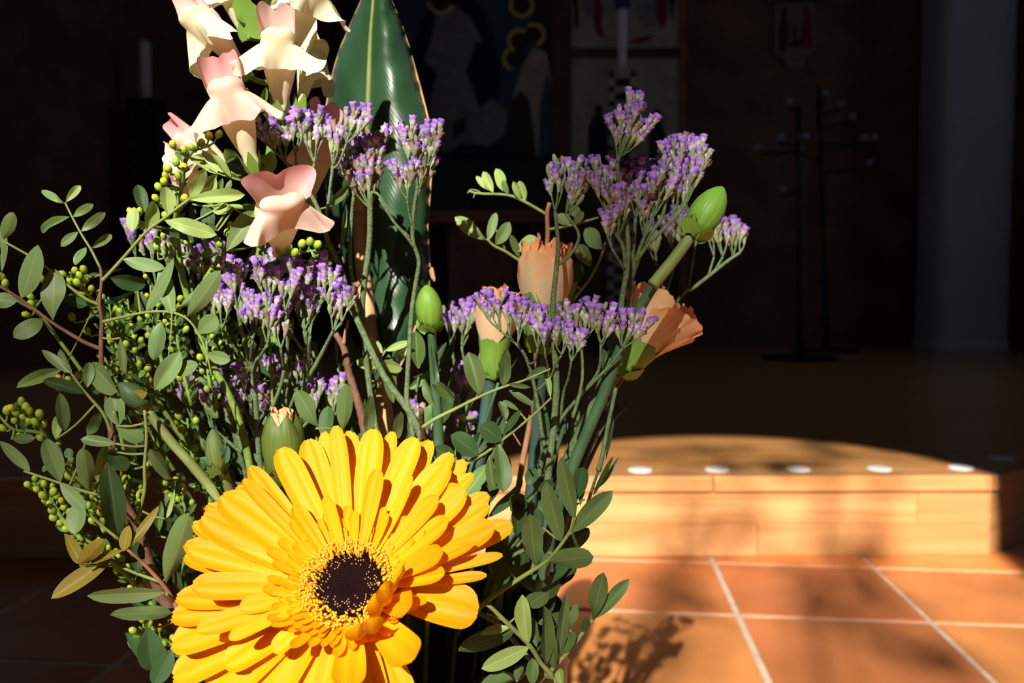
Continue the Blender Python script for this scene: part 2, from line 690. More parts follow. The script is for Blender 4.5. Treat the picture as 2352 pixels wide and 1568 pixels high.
# the group on the right of the centre panel
plate('painted_cloak', [(1185, 360), (1175, 290), (1180, 215), (1200, 150), (1225, 110), (1255, 120), (1266, 180), (1262, 360)], y3, .004, M['cream'], rer)
plate('painted_cloak', [(1238, 360), (1240, 240), (1258, 160), (1270, 250), (1268, 360)], y3 - .004, .003, M['figblue'], rer)
plate('painted_cloak', [(1165, 362), (1160, 300), (1175, 240), (1195, 205), (1215, 230), (1225, 300), (1232, 362)], y3 - .005, .004, M['figdark'], rer)
for hx, hy, hr in ((1198, 12, 24), (1226, 78, 22), (1194, 92, 24), (1185, 132, 20)):
    plate('painted_head', ell(hx, hy, hr * .8, hr), y3 - .004, .003, M['figdark'], rer)


def halo(cx, cy, r, a0, a1, w=8):
    o = ell(cx, cy, r, r, 24, a0, a1)
    i = ell(cx, cy, r - w, r - w, 24, a0, a1)
    a = [W(x, y, y3 - .006) for x, y in o]
    b = [W(x, y, y3 - .006) for x, y in i]
    n = len(a)
    v = a + b + [q + Vector((0, -.006, 0)) for q in a + b]
    f = []
    for k in range(n - 1):
        f += [(2 * n + k, 2 * n + k + 1, 3 * n + k + 1, 3 * n + k), (k, k + 1, 2 * n + k + 1, 2 * n + k), (n + k + 1, n + k, 3 * n + k, 3 * n + k + 1), (k + 1, k, n + k, n + k + 1)]
    mesh_obj('halo', v, f, M['gold'], rer, smooth=False)


halo(1013, 2, 32, radians(20), radians(175))
halo(1198, 10, 29, radians(20 - 360), radians(150), 8) if False else halo(1198, 12, 29, radians(-40), radians(210), 8)
halo(1226, 80, 27, radians(-125), radians(70), 8)
halo(1194, 95, 29, radians(120), radians(300), 8)
halo(1184, 135, 30, radians(110), radians(235), 8)
# side panel figures
plate('painted_figure', [(1328, -60), (1330, 62), (1322, 65), (1316, 10), (1318, -60)], RY - .03, .003, M['figdark'], rer)
plate('painted_figure', [(1370, -40), (1385, 20), (1382, 60), (1390, 88), (1370, 80), (1362, 40)], RY - .03, .003, M['figred'], rer)
plate('painted_figure', [(1340, -40), (1365, -30), (1362, 30), (1345, 45), (1335, 10)], RY - .03, .003, M['figwhite'], rer)
plate('painted_figure', [(1500, -50), (1530, -40), (1535, 40), (1520, 70), (1508, 40)], RY - .03, .003, M['figred'], rer)
plate('painted_figure', [(1460, -50), (1500, -40), (1510, 60), (1480, 68), (1462, 40)], RY - .03, .003, M['figwhite'], rer)
plate('painted_figure', [(1538, -60), (1552, -30), (1546, 56), (1536, 10)], RY - .03, .003, M['figdark'], rer)
plate('painted_ground', [(1440, 98), (1460, 88), (1495, 80), (1500, 90), (1470, 100)], RY - .03, .003, M['figred'], rer)
for fx, w_, y0_, mm in ((1375, 24, 265, 'fignavy'), (1405, 18, 300, 'figred'), (1510, 20, 275, 'figdark')):
    plate('painted_figure', [(fx - w_, 415), (fx - w_, y0_ + 30), (fx - w_ * .5, y0_), (fx + w_ * .5, y0_), (fx + w_, y0_ + 40), (fx + w_ * .9, 415)], RY - .03, .003, M[mm], rer)
    plate('painted_head', ell(fx, y0_ - 12, 9, 13), RY - .03, .003, M['figdark'], rer)

# altar table
TYc = 5.9
ab = W(1110, 800, TYc)
alt = empty('altar_table', (ab.x, TYc + .3, PT), 'wooden altar table with green cloth standing below the altarpiece', 'altar')
wt = .62
a0, a1 = W(880, 484, TYc), W(1272, 510, TYc)
box('table_top', a0.x, a1.x, TYc, TYc + wt, a1.z, a0.z, M['midwood'], alt, .004)
for xa in (a0.x + .06, a1.x - .18):
    for ya in (TYc + .06, TYc + wt - .18):
        box('leg', xa, xa + .12, ya, ya + .12, PT, a1.z, M['darkwood'], alt, .004)
box('front_panel', W(1030, 600, TYc + .1).x, W(1180, 600, TYc + .1).x, TYc + .1, TYc + .14, PT + .03, a1.z, M['midwood'], alt, .003)
# a cloth covered lectern block on the table
lb0, lb1 = W(985, 368, TYc + .2), W(1088, 482, TYc + .2)
bk = empty('cloth_covered_stand', (lb0.x + .15, TYc + .3, a0.z), 'low stand with a green cloth front on the altar table', 'stand')
box('body', lb0.x + .01, W(1262, 400, TYc + .2).x, TYc + .21, TYc + .42, a0.z, lb0.z - .004, M['black'], bk, .004)
v = []
for j in range(9):
    for i in range(13):
        x = lb0.x + (lb1.x - lb0.x) * i / 12
        z = lb0.z + (a0.z + .004 - lb0.z) * j / 8
        v.append((x, TYc + .2 - .006 - .006 * j / 8 * (1 + sin(i * 1.6)), z))
mesh_obj('green_cloth', v, grid_faces(13, 9), M['green'], bk)


# candles and candlesticks
def candlestick(cx, wpx, ytop, y, cw, c0, c1, cols, label_s, label_c, m, base_px):
    t = W(cx, ytop, y)
    pxm = (W(cx + 1, ytop, y) - W(cx, ytop, y)).x
    hw = wpx / 2 * pxm
    st = empty('candlestick', (t.x, y, PT), label_s, 'candlestick')
    box('foot', t.x - hw * 2, t.x + hw * 2, y - hw * 2, y + hw * 2, PT, PT + .04, M['black'], st, .006)
    box('core', t.x - hw * .62, t.x + hw * .62, y - hw * .62, y + hw * .62, PT + .04, t.z - .02, M['black'], st, .002)
    # pierced skin: bars around dark square holes
    pitch = 33 * pxm
    nrow = int((t.z - PT - .1) / pitch)
    z = t.z
    box('cap', t.x - hw, t.x + hw, y - hw, y + hw, z - .03, z, m, st, .004)
    for k in range(nrow):
        zz = z - .03 - pitch * k
        box('rail', t.x - hw, t.x + hw, y - hw, y + hw, zz - pitch * .42, zz, m, st, .002) if k < 18 else None
    xs = [-hw, hw] if cols == 1 else [-hw, 0, hw]
    for q in xs:
        b_ = hw * (.45 if cols == 1 else .22)
        c_ = max(-hw + b_ / 2, min(hw - b_ / 2, q))
        for yy in (-hw, hw):
            d_ = max(-hw + b_ / 2, min(hw - b_ / 2, yy))
            box('upright', t.x + c_ - b_ / 2, t.x + c_ + b_ / 2, y + d_ - b_ / 2, y + d_ + b_ / 2, PT + .04, t.z - .01, m, st, .001)
    r = cw / 2 * pxm
    zt = W(cx, c0, y).z
    cn = empty('candle', (t.x, y, t.z), label_c, 'candle')
    vv, ff, uv = lathe([(.0001, 0), (r, 0), (r, zt - t.z - r * .3), (r * .85, zt - t.z), (r * .3, zt - t.z - r * .15), (.0001, zt - t.z - r * .2)], 18)
    mesh_obj('wax_body', [Vector((a.x + t.x, a.z + y, a.y + t.z)) for a in vv], ff, M['wax'], cn)
    w_ = Tubes()
    w_.add([(t.x, y, zt - r * .3), (t.x + .001, y, zt + .012), (t.x + .004, y, zt + .02)], .0012)
    w_.build('wick', M['black'], cn)
    return st


candlestick(1429, 62, 162, 5.55, 20, 22, 160, 1, 'tall wooden candlestick pierced with dark square holes, right of altar',
            'slim white candle on the pierced wooden candlestick beside the side panels', M['cream'], 800)
candlestick(335, 58, 232, 5.3, 24, 96, 230, 2, 'tall black lattice candlestick with two columns of holes',
            'thick white candle on the black lattice candlestick', M['fignavy'], 800)
# dark blue cloth-like emblem above the candle on the side panel
plate('painted_figure', [(1408, -30), (1450, -30), (1448, 18), (1430, 26), (1410, 18)], RY - .036, .003, M['figblue'], rer)

# plaque on the wall
PY = 6.99
pq = W(1824, 80, PY)
pl = empty('wall_plaque', (pq.x, PY, pq.z), 'pale shield-shaped plaque with two standing figures hanging on the dark wall', 'plaque')
plate('panel', [(1778, 5), (1870, 0), (1872, 118), (1848, 132), (1846, 156), (1808, 162), (1800, 138), (1778, 128)], PY, .03, M['plaque'], pl)
plate('rod', [(1760, 12), (1762, 4), (1892, -4), (1892, 4)], PY - .02, .03, M['darkwood'], pl)
plate('figure_relief', [(1790, 118), (1790, 60), (1796, 40), (1800, 28), (1808, 40), (1812, 80), (1805, 118)], PY - .03, .012, M['figdark'], pl)
plate('figure_relief', [(1840, 112), (1842, 60), (1850, 36), (1858, 30), (1862, 70), (1864, 110)], PY - .03, .012, M['figred'], pl)
plate('figure_head', ell(1801, 27, 7, 9, 14), PY - .03, .012, M['figdark'], pl)
plate('figure_head', ell(1849, 24, 7, 9, 14), PY - .03, .012, M['figred'], pl)
plate('table_relief', [(1808, 100), (1840, 94), (1838, 104), (1826, 110), (1812, 106)], PY - .03, .01, M['figdark'], pl)
plate('table_relief', [(1822, 60), (1828, 58), (1830, 98), (1820, 98)], PY - .03, .01, M['figdark'], pl)


# candle tree stands
def candle_tree(bx, by, topx, topy, base_w, branches, label):
    b = G(bx, by, PT)
    y = b.y
    s = (W(bx + 1, by, y) - W(bx, by, y)).x
    st = empty('candle_tree', (b.x, y, PT), label, 'candle stand')
    v, f, uv = lathe([(.0001, .02), (base_w * s * .5, .016), (base_w * s * .5, 0), (.0001, 0)], 28)
    mesh_obj('foot', [Vector((a.x + b.x, a.z + y, a.y + PT)) for a in v], f, M['black'], st)
    tp = W(topx, topy, y)
    t = Tubes()
    t.add([Vector((b.x, y, PT + .01)), Vector((b.x, y, PT + .01)).lerp(tp, .5), tp], .021, .014, 10, 4)
    t.build('pole', M['black'], st)
    for (sx, sy, ex, ey, dz) in branches:
        a, c = W(sx, sy, y), W(ex, ey, y + dz)
        t = Tubes()
        t.add([a, a.lerp(c, .6) - Vector((0, 0, .01)), c], .011, .008, 8, 4)
        t.build('branch', M['black'], st)
        v, f, uv = lathe([(.0001, 0), (.018, 0), (.03, .02), (.032, .045), (.029, .045), (.026, .02), (.0001, .008)], 14)
        mesh_obj('glass_cup', [Vector((q.x + c.x, q.z + c.y, q.y + c.z + .004)) for q in v], f, M['glasscup'], st)
    return st


candle_tree(1838, 824, 1834, 242, 175, [(1835, 330, 1790, 328, -.1), (1835, 345, 1742, 352, .1), (1836, 440, 1795, 446, 0), (1835, 250, 1810, 246, .1), (1834, 300, 1846, 326, -.2)],
            'black metal candle stand with round foot and short side arms')
candle_tree(1900, 806, 1880, 200, 150, [(1882, 290, 1955, 278, 0), (1883, 330, 1983, 328, -.15), (1884, 345, 2006, 326, .15), (1888, 395, 1995, 384, 0), (1887, 370, 1840, 350, .1), (1881, 255, 1894, 226, 0), (1882, 262, 1930, 250, .2)],
            'black branching candle tree with many small glass cups')

# tree outside the arched window: its sparse leaf clumps break up the sun patch ------
tb = Vector((-1.6, -13.4, 0))
tree = empty('garden_tree', (tb.x, tb.y, -.2), 'sparse leafy garden tree outside the arched window', 'tree')
clumps = []


def clump(q, dist, r, n):
    clumps.append((Vector(q) - SUN * dist, r, n))
for px, py, z, r, n in ((1581, 1030, PT, .05, 8), (1590, 1180, .1, .05, 9), (1581, 1310, 0, .05, 11), (1585, 1375, 0, .05, 9),
                        (1880, 1025, PT, .05, 8), (1700, 1070, PT, .05, 8), (1850, 1135, .09, .05, 9), (1947, 1235, .03, .06, 13),
                        (1830, 1374, 0, .05, 6), (1920, 1372, 0, .06, 9), (2040, 1388, 0, .06, 11), (2110, 1500, 0, .07, 13)):
    clump(G(px, py, z), 9.2 + RND.uniform(-.6, .6), r, n)
for px, py, d, r, n in ((1500, 400, .36, .05, 3), (1480, 620, .36, .06, 4), (90, 640, .35, .05, 5), (140, 900, .35, .06, 7), (200, 1150, .34, .06, 6), (1560, 740, .36, .04, 3)):
    clump(P(px, py, d), 9.2 + RND.uniform(-.6, .6), r, n)
for k in range(46):                      # the rest of the crown, clear of the sun beam
    a = RND.uniform(0, 2 * pi)
    q = tb + Vector((cos(a) * RND.uniform(1.6, 2.6) - .6, sin(a) * 1.8 + 1.2, RND.uniform(4.0, 9.0)))
    beam = (P(900, 900, .35) - q)
    dd = (beam - SUN * beam.dot(SUN)).length
    if dd > 1.5:
        clumps.append((q, .3, 26))
v, f = [], []
for c, r, n in clumps:
    for k in range(n):
        q = c + Vector((RND.gauss(0, r), RND.gauss(0, r), RND.gauss(0, r * .9)))
        a = Vector((RND.uniform(-1, 1), RND.uniform(-1, 1), RND.uniform(-1, 1))).normalized()
        b_ = a.orthogonal().normalized()
        s = RND.uniform(.02, .032)
        i = len(v)
        v += [q - a * s * 1.5, q - b_ * s, q + a * s * 1.5, q + b_ * s]
        f.append((i, i + 1, i + 2, i + 3))
tag(mesh_obj('foliage', v, f, M['foliage'], tree), kind='stuff')
t = Tubes()
t.add([tb + Vector((0, 0, -.2)), tb + Vector((.1, .1, 2)), tb + Vector((-.1, .2, 4.2))], .16, .1, 10, 4)
for c, r, n in clumps[::4]:
    t.add([tb + Vector((-.1, .2, 4.1)), (tb + Vector((-.1, .2, 4.1))).lerp(c, .5) + Vector((0, 0, .3)), c], .035, .008, 5, 3)
t.build('trunk', M['bark'], tree)

# ================================================================== the bouquet
M['pistache'] = mat('pistache_leaf', (.155, .235, .080), .48, .35, var=.16, trans=.16, tcol=(1, 1.1, .5), nz=(220, .08), rib=((.22, .29, .10), .04))
M['pistache_lit'] = mat('lit_pistache_leaf', (.30, .42, .12), .5, .3, var=.10, trans=.18, tcol=(1, 1.1, .5), nz=(220, .07), rib=((.42, .54, .19), .04))  # lit copy of the pistache leaf: sunlight put into a lighter base colour
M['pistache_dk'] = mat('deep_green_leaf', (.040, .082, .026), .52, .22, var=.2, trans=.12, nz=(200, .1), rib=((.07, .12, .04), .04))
M['pistache_deep'] = mat('mature_pistache_leaf', (.088, .140, .042), .5, .3, var=.16, trans=.14, tcol=(1, 1.1, .5), nz=(220, .08), rib=((.13, .19, .06), .04))
M['olive'] = mat('yellowing_leaf', (.26, .21, .03), .5, .3, var=.15, trans=.25, nz=(150, .15), rib=((.34, .28, .06), .05))
M['brown_stem'] = mat('reddish_brown_twig', (.17, .085, .055), .75, .25, nz=(150, .25), bump=(400, .3))
M['rust_stem'] = mat('light_rust_twig', (.36, .17, .09), .7, .25, nz=(150, .2))
M['green_stem'] = mat('green_twig', (.20, .25, .07), .6, .3, nz=(120, .15))
M['lim_stem'] = mat('statice_stem', (.125, .18, .082), .8, .2, nz=(400, .25), bump=(800, .4))
M['lim_calyx'] = mat('statice_calyx', (.27, .32, .17), .8, .2, var=.25, trans=.1, nz=(900, .2))
M['lim_paper'] = mat('papery_calyx', (.62, .56, .60), .8, .2, var=.18, trans=.25)
M['lim_purple'] = mat('purple_petal', (.40, .20, .68), .7, .2, var=.22, trans=.25)
M['lim_dry'] = mat('dry_calyx', (.30, .22, .17), .85, .15, var=.3)
M['bud_green'] = mat('goldenrod_bud', (.26, .40, .035), .6, .3, var=.18, trans=.12, nz=(500, .2), grad=((.44, .54, .05), .3, 1))
M['bud_tip'] = mat('goldenrod_tip', (.75, .48, .02), .6, .3)
M['gold_stem'] = mat('goldenrod_stem', (.20, .31, .06), .65, .3, nz=(300, .2))
M['gold_leaf_'] = mat('goldenrod_leaf', (.10, .19, .05), .55, .35, var=.25, trans=.2, rib=((.18, .28, .08), .06))
M['gerb'] = mat('yellow_ray_petal', (.88, .405, .003), .55, .25, var=.035, trans=.24, tcol=(1, .85, .4), stripes=(16, .07))
M['gerb_tube'] = mat('yellow_disc_floret', (.88, .47, .04), .6, .25, var=.1, trans=.15)
M['gerb_dark'] = mat('dark_disc', (.006, .001, .002), .85, .08, nz=(900, .4))
M['gerb_dot'] = mat('floret_bead', (.028, .005, .006), .6, .15, var=.2)
M['gerb_dot2'] = mat('pale_floret_bead', (.55, .28, .10), .6, .2, var=.2)
M['snap_cream'] = mat('cream_petal', (.88, .84, .58), .6, .2, var=.03, trans=.32, tcol=(1, .97, .8), nz=(120, .03), grad=((.90, .87, .64), .3, .9))
M['snap_blush'] = mat('blush_petal', (.90, .70, .56), .6, .2, var=.03, trans=.32, tcol=(1, .9, .8), nz=(120, .03), grad=((.90, .66, .56), .3, .95))
M['snap_pink'] = mat('pink_petal', (.90, .60, .50), .6, .2, var=.03, trans=.3, tcol=(1, .8, .75), nz=(120, .03), grad=((.90, .46, .48), .1, .9))
M['snap_pale'] = mat('pale_pink_petal', (.90, .70, .60), .6, .2, var=.03, trans=.3, tcol=(1, .85, .8), nz=(120, .03), grad=((.90, .62, .58), .1, .95))
M['snap_tube'] = mat('cream_tube', (.86, .66, .46), .65, .2, trans=.28, nz=(150, .05), grad=((.90, .84, .56), .1, .8))
M['snap_green'] = mat('snapdragon_green', (.20, .34, .055), .5, .35, var=.12, trans=.2, nz=(150, .1))
M['carn'] = mat('peach_petal', (.95, .70, .42), .6, .2, var=.03, trans=.28, tcol=(1, .8, .6), nz=(150, .03), grad=((.93, .56, .28), .6, 1))
M['carn_in'] = mat('orange_petal', (.93, .47, .23), .6, .2, var=.05, trans=.25, nz=(200, .06))
M['carn_calyx'] = mat('carnation_calyx', (.22, .40, .06), .5, .35, var=.1, trans=.12, stripes=(60, .16), grad=((.15, .30, .045), .3, 1))
M['carn_bud'] = mat('carnation_bud', (.20, .40, .05), .45, .35, var=.1, trans=.15, stripes=(70, .18))
M['calyx_olive'] = mat('olive_calyx', (.13, .185, .03), .5, .3, trans=.12, stripes=(60, .16), grad=((.10, .15, .03), .3, 1))
M['bud_olive'] = mat('olive_bud_scale', (.15, .19, .045), .55, .3, var=.1, trans=.2, stripes=(40, .15), grad=((.10, .16, .05), .3, 1))
M['bud_dark'] = mat('dark_bud', (.07, .12, .045), .5, .3, trans=.15, stripes=(40, .15))
M['carn_stem'] = mat('carnation_stem', (.06, .125, .06), .5, .35, nz=(100, .15))
M['blue_stem'] = mat('waxy_blue_stem', (.045, .092, .072), .45, .4, nz=(100, .2))
M['strel'] = mat('glossy_leaf', (.022, .066, .026), .40, .5, trans=.05, nz=(30, .15), veins=(420, .55, .06, .06), rib=((.20, .30, .07), .03), coat=.2)
M['margin'] = mat('dry_leaf_margin', (.42, .28, .13), .7, .2)
M['tan'] = mat('tan_stalk', (.58, .33, .17), .5, .35, nz=(60, .25), grad=((.50, .33, .12), .2, .9))

VC = P(885, 1414, .42)               # axis of the vase
VR, VH = .092, .372


def vase_pt(k=0., dx=0., dy=0., z=.16):
    return Vector((VC.x + dx, VC.y + dy, z))


vs_ = empty('flower_vase', (VC.x, VC.y, 0), 'tall dark brown glazed cylinder vase holding the whole bouquet', 'vase')
v, f, uv = lathe([(.0001, .02), (VR * .8, .02), (VR * .93, .04), (VR * .94, VH - .01), (VR * .97, VH), (VR, VH), (VR * 1.01, VH - .006), (VR * .995, .3), (VR * .98, .1), (VR * .96, .012), (VR * .93, 0), (.0001, 0)], 40)
mesh_obj('body', [Vector((a.x + VC.x, a.z + VC.y, a.y)) for a in v], f, M['vase'], vs_)

CR = {  # crops of the photograph the measurements were taken in: x, y, scale
    'm': (0, 0, 1), '1': (340, 0, 2.614), '3': (1000, 200, 2.24), '4': (0, 380, 2.529), '5': (0, 850, 2.183),
    '6': (380, 960, 2.579), '7': (1000, 800, 2.042), '8': (400, 550, 3.135), 'a': (1000, 950, 3.92), 'b': (250, 600, 3.92),
    'c': (250, 280, 4.238), 'd': (1000, 1250, 4.93), 'e': (550, 200, 4.356), 'f': (1120, 520, 4.126), '2': (700, 0, 1.65)}


def cv(fr, x, y):
    ox, oy, s = CR[fr]
    return ox + x / s, oy + y / s


def CP(fr, x, y, d):
    a, b = cv(fr, x, y)
    return P(a, b, d)


# ---- leaf meshes: unit length along Y, width 1, normal Z
def leaf_mesh(name, m, fold=.12, curl=.1, twist=0., wave=0., peak=.5, tipr=.12, nu=7, nv=13, seed=0):
    rr = random.Random(seed)
    v, uv = [], []
    for j in range(nv):
        t = j / (nv - 1)
        # elliptical blade with a short petiole end
        if t < peak:
            w = sin(pi / 2 * (t / peak)) ** .78
        else:
            w = max(0, cos(pi / 2 * ((t - peak) / (1 - peak)) ** 1.5)) ** .66
        w = max(w, .035 if j == 0 else .02) * .5
        tw = twist * (t - .3)
        for i in range(nu):
            s = i / (nu - 1) * 2 - 1
            x = s * w
            z = abs(s) * w * fold - curl * (t ** 2) * .5 + wave * .03 * sin(t * 9 + seed + (2 if s > 0 else 0)) * abs(s)
            c_, s_ = cos(tw), sin(tw)
            v.append((x * c_ - z * s_ * .3, t, x * s_ + z))
            uv.append((i / (nu - 1), t))
    me = bpy.data.meshes.new(name)
    me.from_pydata(v, [], grid_faces(nu, nv))
    me.materials.append(m)
    me.polygons.foreach_set('use_smooth', [True] * len(me.polygons))
    ul = me.uv_layers.new(name='UVMap')
    for lp in me.loops:
        ul.data[lp.index].uv = uv[lp.vertex_index]
    return me


LEAF = {}
for key in ('pistache', 'pistache_deep', 'pistache_lit', 'pistache_dk', 'olive', 'gold_leaf_', 'snap_green', 'carn_stem', 'green_stem'):
    pk = .5 if key.startswith('pist') else .42
    LEAF[key] = [leaf_mesh('leaf', M[key], fo, cu, tw, wa, pk + dp, seed=k) for k, (fo, cu, tw, wa, dp) in enumerate(
        ((.10, .06, .1, .2, 0), (.2, .18, -.25, .6, .05), (-.08, -.12, .3, .4, -.04), (.28, .3, .15, .8, .03), (.05, .1, -.4, 1.2, .0)))]


def leaf(root, fr, bx, by, tx, ty, w, d0, d1=None, key='pistache', roll=None, name='leaf'):
    """one leaf from base pixel to tip pixel (crop coordinates), apparent width w crop pixels"""
    s = CR[fr][2]
    d1 = d0 + RND.uniform(-.006, .006) if d1 is None else d1
    a, b = CP(fr, bx, by, d0), CP(fr, tx, ty, d1)
    y = b - a
    Ln = y.length
    zc_ = (CAM - (a + b) / 2).normalized()
    roll = RND.uniform(-.7, .7) if roll is None else roll
    Rm = frame(y, zc_) @ Matrix.Rotation(roll, 3, 'Y')
    wm = w / s * (d0 + d1) / 2 / FPX / max(.55, cos(roll)) * 1.02
    Mw = Matrix.Translation(a) @ Rm.to_4x4() @ Matrix.Diagonal((wm, Ln, Ln * .8, 1))
    return inst(name, RND.choice(LEAF[key]), root, Mw)


class Plant:
    def __init__(self, name, label, cat, vx=0., vy=0., group=None, z=.17):
        self.base = vase_pt(0, vx, vy, z)
        self.root = empty(name, self.base, label, cat, group)
        self.t = {}
        self.poly = []          # (px, py, point) along every stem built so far

    def near(self, px, py):
        best = (1e9, None)
        for x, y, q in self.poly:
            e = (x - px) ** 2 + (y - py) ** 2
            if e < best[0]:
                best = (e, q)
        return sqrt(best[0]), best[1]

    def twig(self, a, b, w, key, part='stem'):
        d = proj(b)[2]
        self.t.setdefault((part, key), Tubes()).add([a, a.lerp(b, .5) - U * (a - b).length * .06, b], w * 1.2 * d / FPX / 2, w * d / FPX / 2, 5, 3)

    def stem(self, fr, pts, w0, w1, d0, d1=None, key='green_stem', down=False, sides=7, n=4, part='stem'):
        """pts in crop pixels from tip to base; w in crop pixels; down joins it to the vase base"""
        d1 = d0 if d1 is None else d1
        s = CR[fr][2]
        k = len(pts) - 1
        P3, rad = [], []
        snap = None
        if not down and self.poly and self.root.name != 'filler_greenery':          # a side shoot starts on the stem it grows from
            e0, q0 = self.near(*cv(fr, *pts[0][:2]))
            e1, q1 = self.near(*cv(fr, *pts[-1][:2]))
            if min(e0, e1) < 34:
                if e1 <= e0:
                    d1, snap = proj(q1)[2], (-1, q1)
                else:
                    d0, snap = proj(q0)[2], (0, q0)
        for i, p in enumerate(pts):
            d = d0 + (d1 - d0) * i / k
            if len(p) > 2:
                d = p[2]
            P3.append(CP(fr, p[0], p[1], d))
            rad.append((w0 + (w1 - w0) * i / k) / s / 2 * d / FPX)
        if snap:
            P3[snap[0]] = snap[1].copy()
        if down:
            off = Vector((P3[-1].x - VC.x, P3[-1].y - VC.y, 0))
            off = off * min(1, .068 / max(off.length, 1e-6)) * .75 + Vector((self.base.x - VC.x, self.base.y - VC.y, 0)) * .25
            mouth = Vector((VC.x + off.x, VC.y + off.y, max(VH + .004, min(VH + .02, P3[-1].z - .004))))
            P3 += [mouth, self.base.copy()]
            rad += [rad[-1] * 1.05, rad[-1]]
        c = self.t.setdefault((part, key), Tubes()).add(P3, 0, 0, sides, n, rad)
        for a, b in zip(c, c[1:]):
            for u_ in (0, .33, .67):
                q = a.lerp(b, u_)
                self.poly.append((*proj(q)[:2], q))
        return P3

    def done(self):
        for (part, key), t in self.t.items():
            t.build(part, M[key], self.root)
        self.t = {}


# ------------------------------------------------------------------ strelitzia leaf
pl_ = Plant('strelitzia_leaf', 'large dark green glossy strelitzia leaf standing behind the flowers', 'leaf', .0, .05)
DL = .43
rows = [  # y, left, mid, right, depth mid, left/right depth offsets
    (-70, 862, 864, 868, -.012, 0, 0), (-30, 846, 862, 884, -.010, .004, .002), (10, 828, 858, 902, -.006, .010, .004), (50, 810, 854, 919, -.003, .014, .006), (105, 786, 850, 938, 0, .018, .008),
    (165, 766, 848, 955, .002, .02, .008), (230, 752, 846, 973, .003, .022, .006), (300, 745, 842, 990, .004, .024, .002), (360, 744, 838, 994, .004, .024, .000),
    (440, 750, 832, 988, .004, .022, .000), (520, 768, 829, 982, .003, .02, .004), (580, 786, 832, 984, .002, .016, .006), (640, 802, 838, 990, .001, .012, .004),
    (700, 818, 845, 972, .000, .008, .000), (760, 832, 853, 952, -.002, .006, -.002), (820, 846, 862, 930, -.004, .004, -.004), (870, 858, 869, 905, -.006, .002, -.004), (895, 868, 873, 880, -.008, 0, 0)]
nu = 15
v, uv = [], []
# refine rows
fine = []
for i in range(len(rows) - 1):
    for k in range(4):
        t_ = k / 4
        fine.append([a + (b - a) * t_ for a, b in zip(rows[i], rows[i + 1])])
fine.append(list(rows[-1]))
for j, (yy, lx, mx, rx, dm_, dl_, dr_) in enumerate(fine):
    for i in range(nu):
        s = i / (nu - 1) * 2 - 1
        rip = .0012 * sin(j * .9 + abs(s) * 7) * abs(s) + .0007 * sin(j * 2.3 - abs(s) * 9) * abs(s)
        if s < 0:
            x = mx + (lx - mx) * -s
            d = DL + dm_ + dl_ * s * s + .006 * -s
        else:
            x = mx + (rx - mx) * s
            d = DL + dm_ + dr_ * s * s - .012 * sin(s * pi) * (.4 + .6 * sin(j / len(fine) * pi))
        v.append(P(x, yy + abs(s) * 0, d + rip))
        uv.append((i / (nu - 1), 1 - (yy + 70) / 965))
lf = mesh_obj('blade', v, grid_faces(nu, len(fine)), M['strel'], pl_.root, uvs=uv)
sm = lf.modifiers.new('thickness', 'SOLIDIFY')
sm.thickness = .0007
t = Tubes()
t.add([v[j * nu] - F * .0008 for j in range(4, len(fine) - 8, 3)], .0006, .0006, 5, 1)
t.add([v[j * nu + nu - 1] - F * .0008 for j in range(4, len(fine) - 4, 3)], .0007, .0007, 5, 1)
t.build('margin', M['margin'], pl_.root)
t = Tubes()
t.add([P(864, -70, DL - .012), P(856, 20, DL - .0075), P(850, 110, DL - .002), P(846, 230, DL + .001), P(838, 360, DL + .002), P(829, 470, DL - .001)], .0006, .0016, 8, 4, rad=[.0004, .0009, .0011, .0014, .0018, .0022])
t.build('midrib', M['green_stem'], pl_.root)
t = Tubes()
pts = [P(828, 440, DL - .002), P(827, 500, DL - .004), P(829, 580, DL - .005), P(838, 660, DL - .006), P(850, 750, DL - .008), P(862, 830, DL - .01), P(876, 900, DL - .012), P(888, 1000, DL - .012), P(895, 1200, DL - .01), Vector((pl_.base.x, pl_.base.y, VH)), pl_.base]
t.add(pts, .003, .004, 12, 5, rad=[.0024, .0036, .0034, .0039, .0038, .0042, .0042, .0042, .0045, .0045, .0045])
t.build('stalk', M['tan'], pl_.root)
t = Tubes()
t.add([P(826, 488, DL - .004), P(827, 505, DL - .004), P(827, 522, DL - .004)], .004, .004, 12, 3, rad=[.0034, .0046, .0034])
t.build('stalk_ring', M['tan'], pl_.root)
# papery torn end beside the stalk
lfp = [leaf_mesh('papery_sheath', M['margin'], .5, .4, .6, 2, .4, seed=3)]
LEAF['sheath'] = lfp
leaf(pl_.root, 'm', 862, 860, 885, 935, 26, DL - .014, DL - .02, 'sheath', .3, 'papery_sheath')
leaf(pl_.root, 'm', 992, 612, 996, 645, 10, DL, DL - .002, 'sheath', .3, 'papery_sheath')


# ------------------------------------------------------------------ gerbera
gp = Plant('gerbera', 'large bright yellow gerbera daisy with dark brown centre', 'flower', -.02, -.07, z=.15)
GD = .272
GC = P(803, 1343, GD)
tocam = (CAM - GC).normalized()
GN = (tocam * cos(radians(31)) + (U * .94 - R * .34).normalized() * sin(radians(31))).normalized()
GE1 = (R - GN * R.dot(GN)).normalized()
GE2 = GN.cross(GE1)
PX = GD / FPX


def gpt(th, r, z):
    return GC + (GE1 * cos(th) + GE2 * sin(th)) * r + GN * z


def prof(L_, e0, e1, r0, z0=0., n=24, droop=0):
    r, z = r0, z0
    out = [(r, z)]
    for k in range(n):
        t_ = (k + .5) / n
        e = e0 + (e1 - e0) * t_ ** 1.2
        r += cos(e) * L_ / n
        z += sin(e) * L_ / n
        out.append((r, z))
    return out


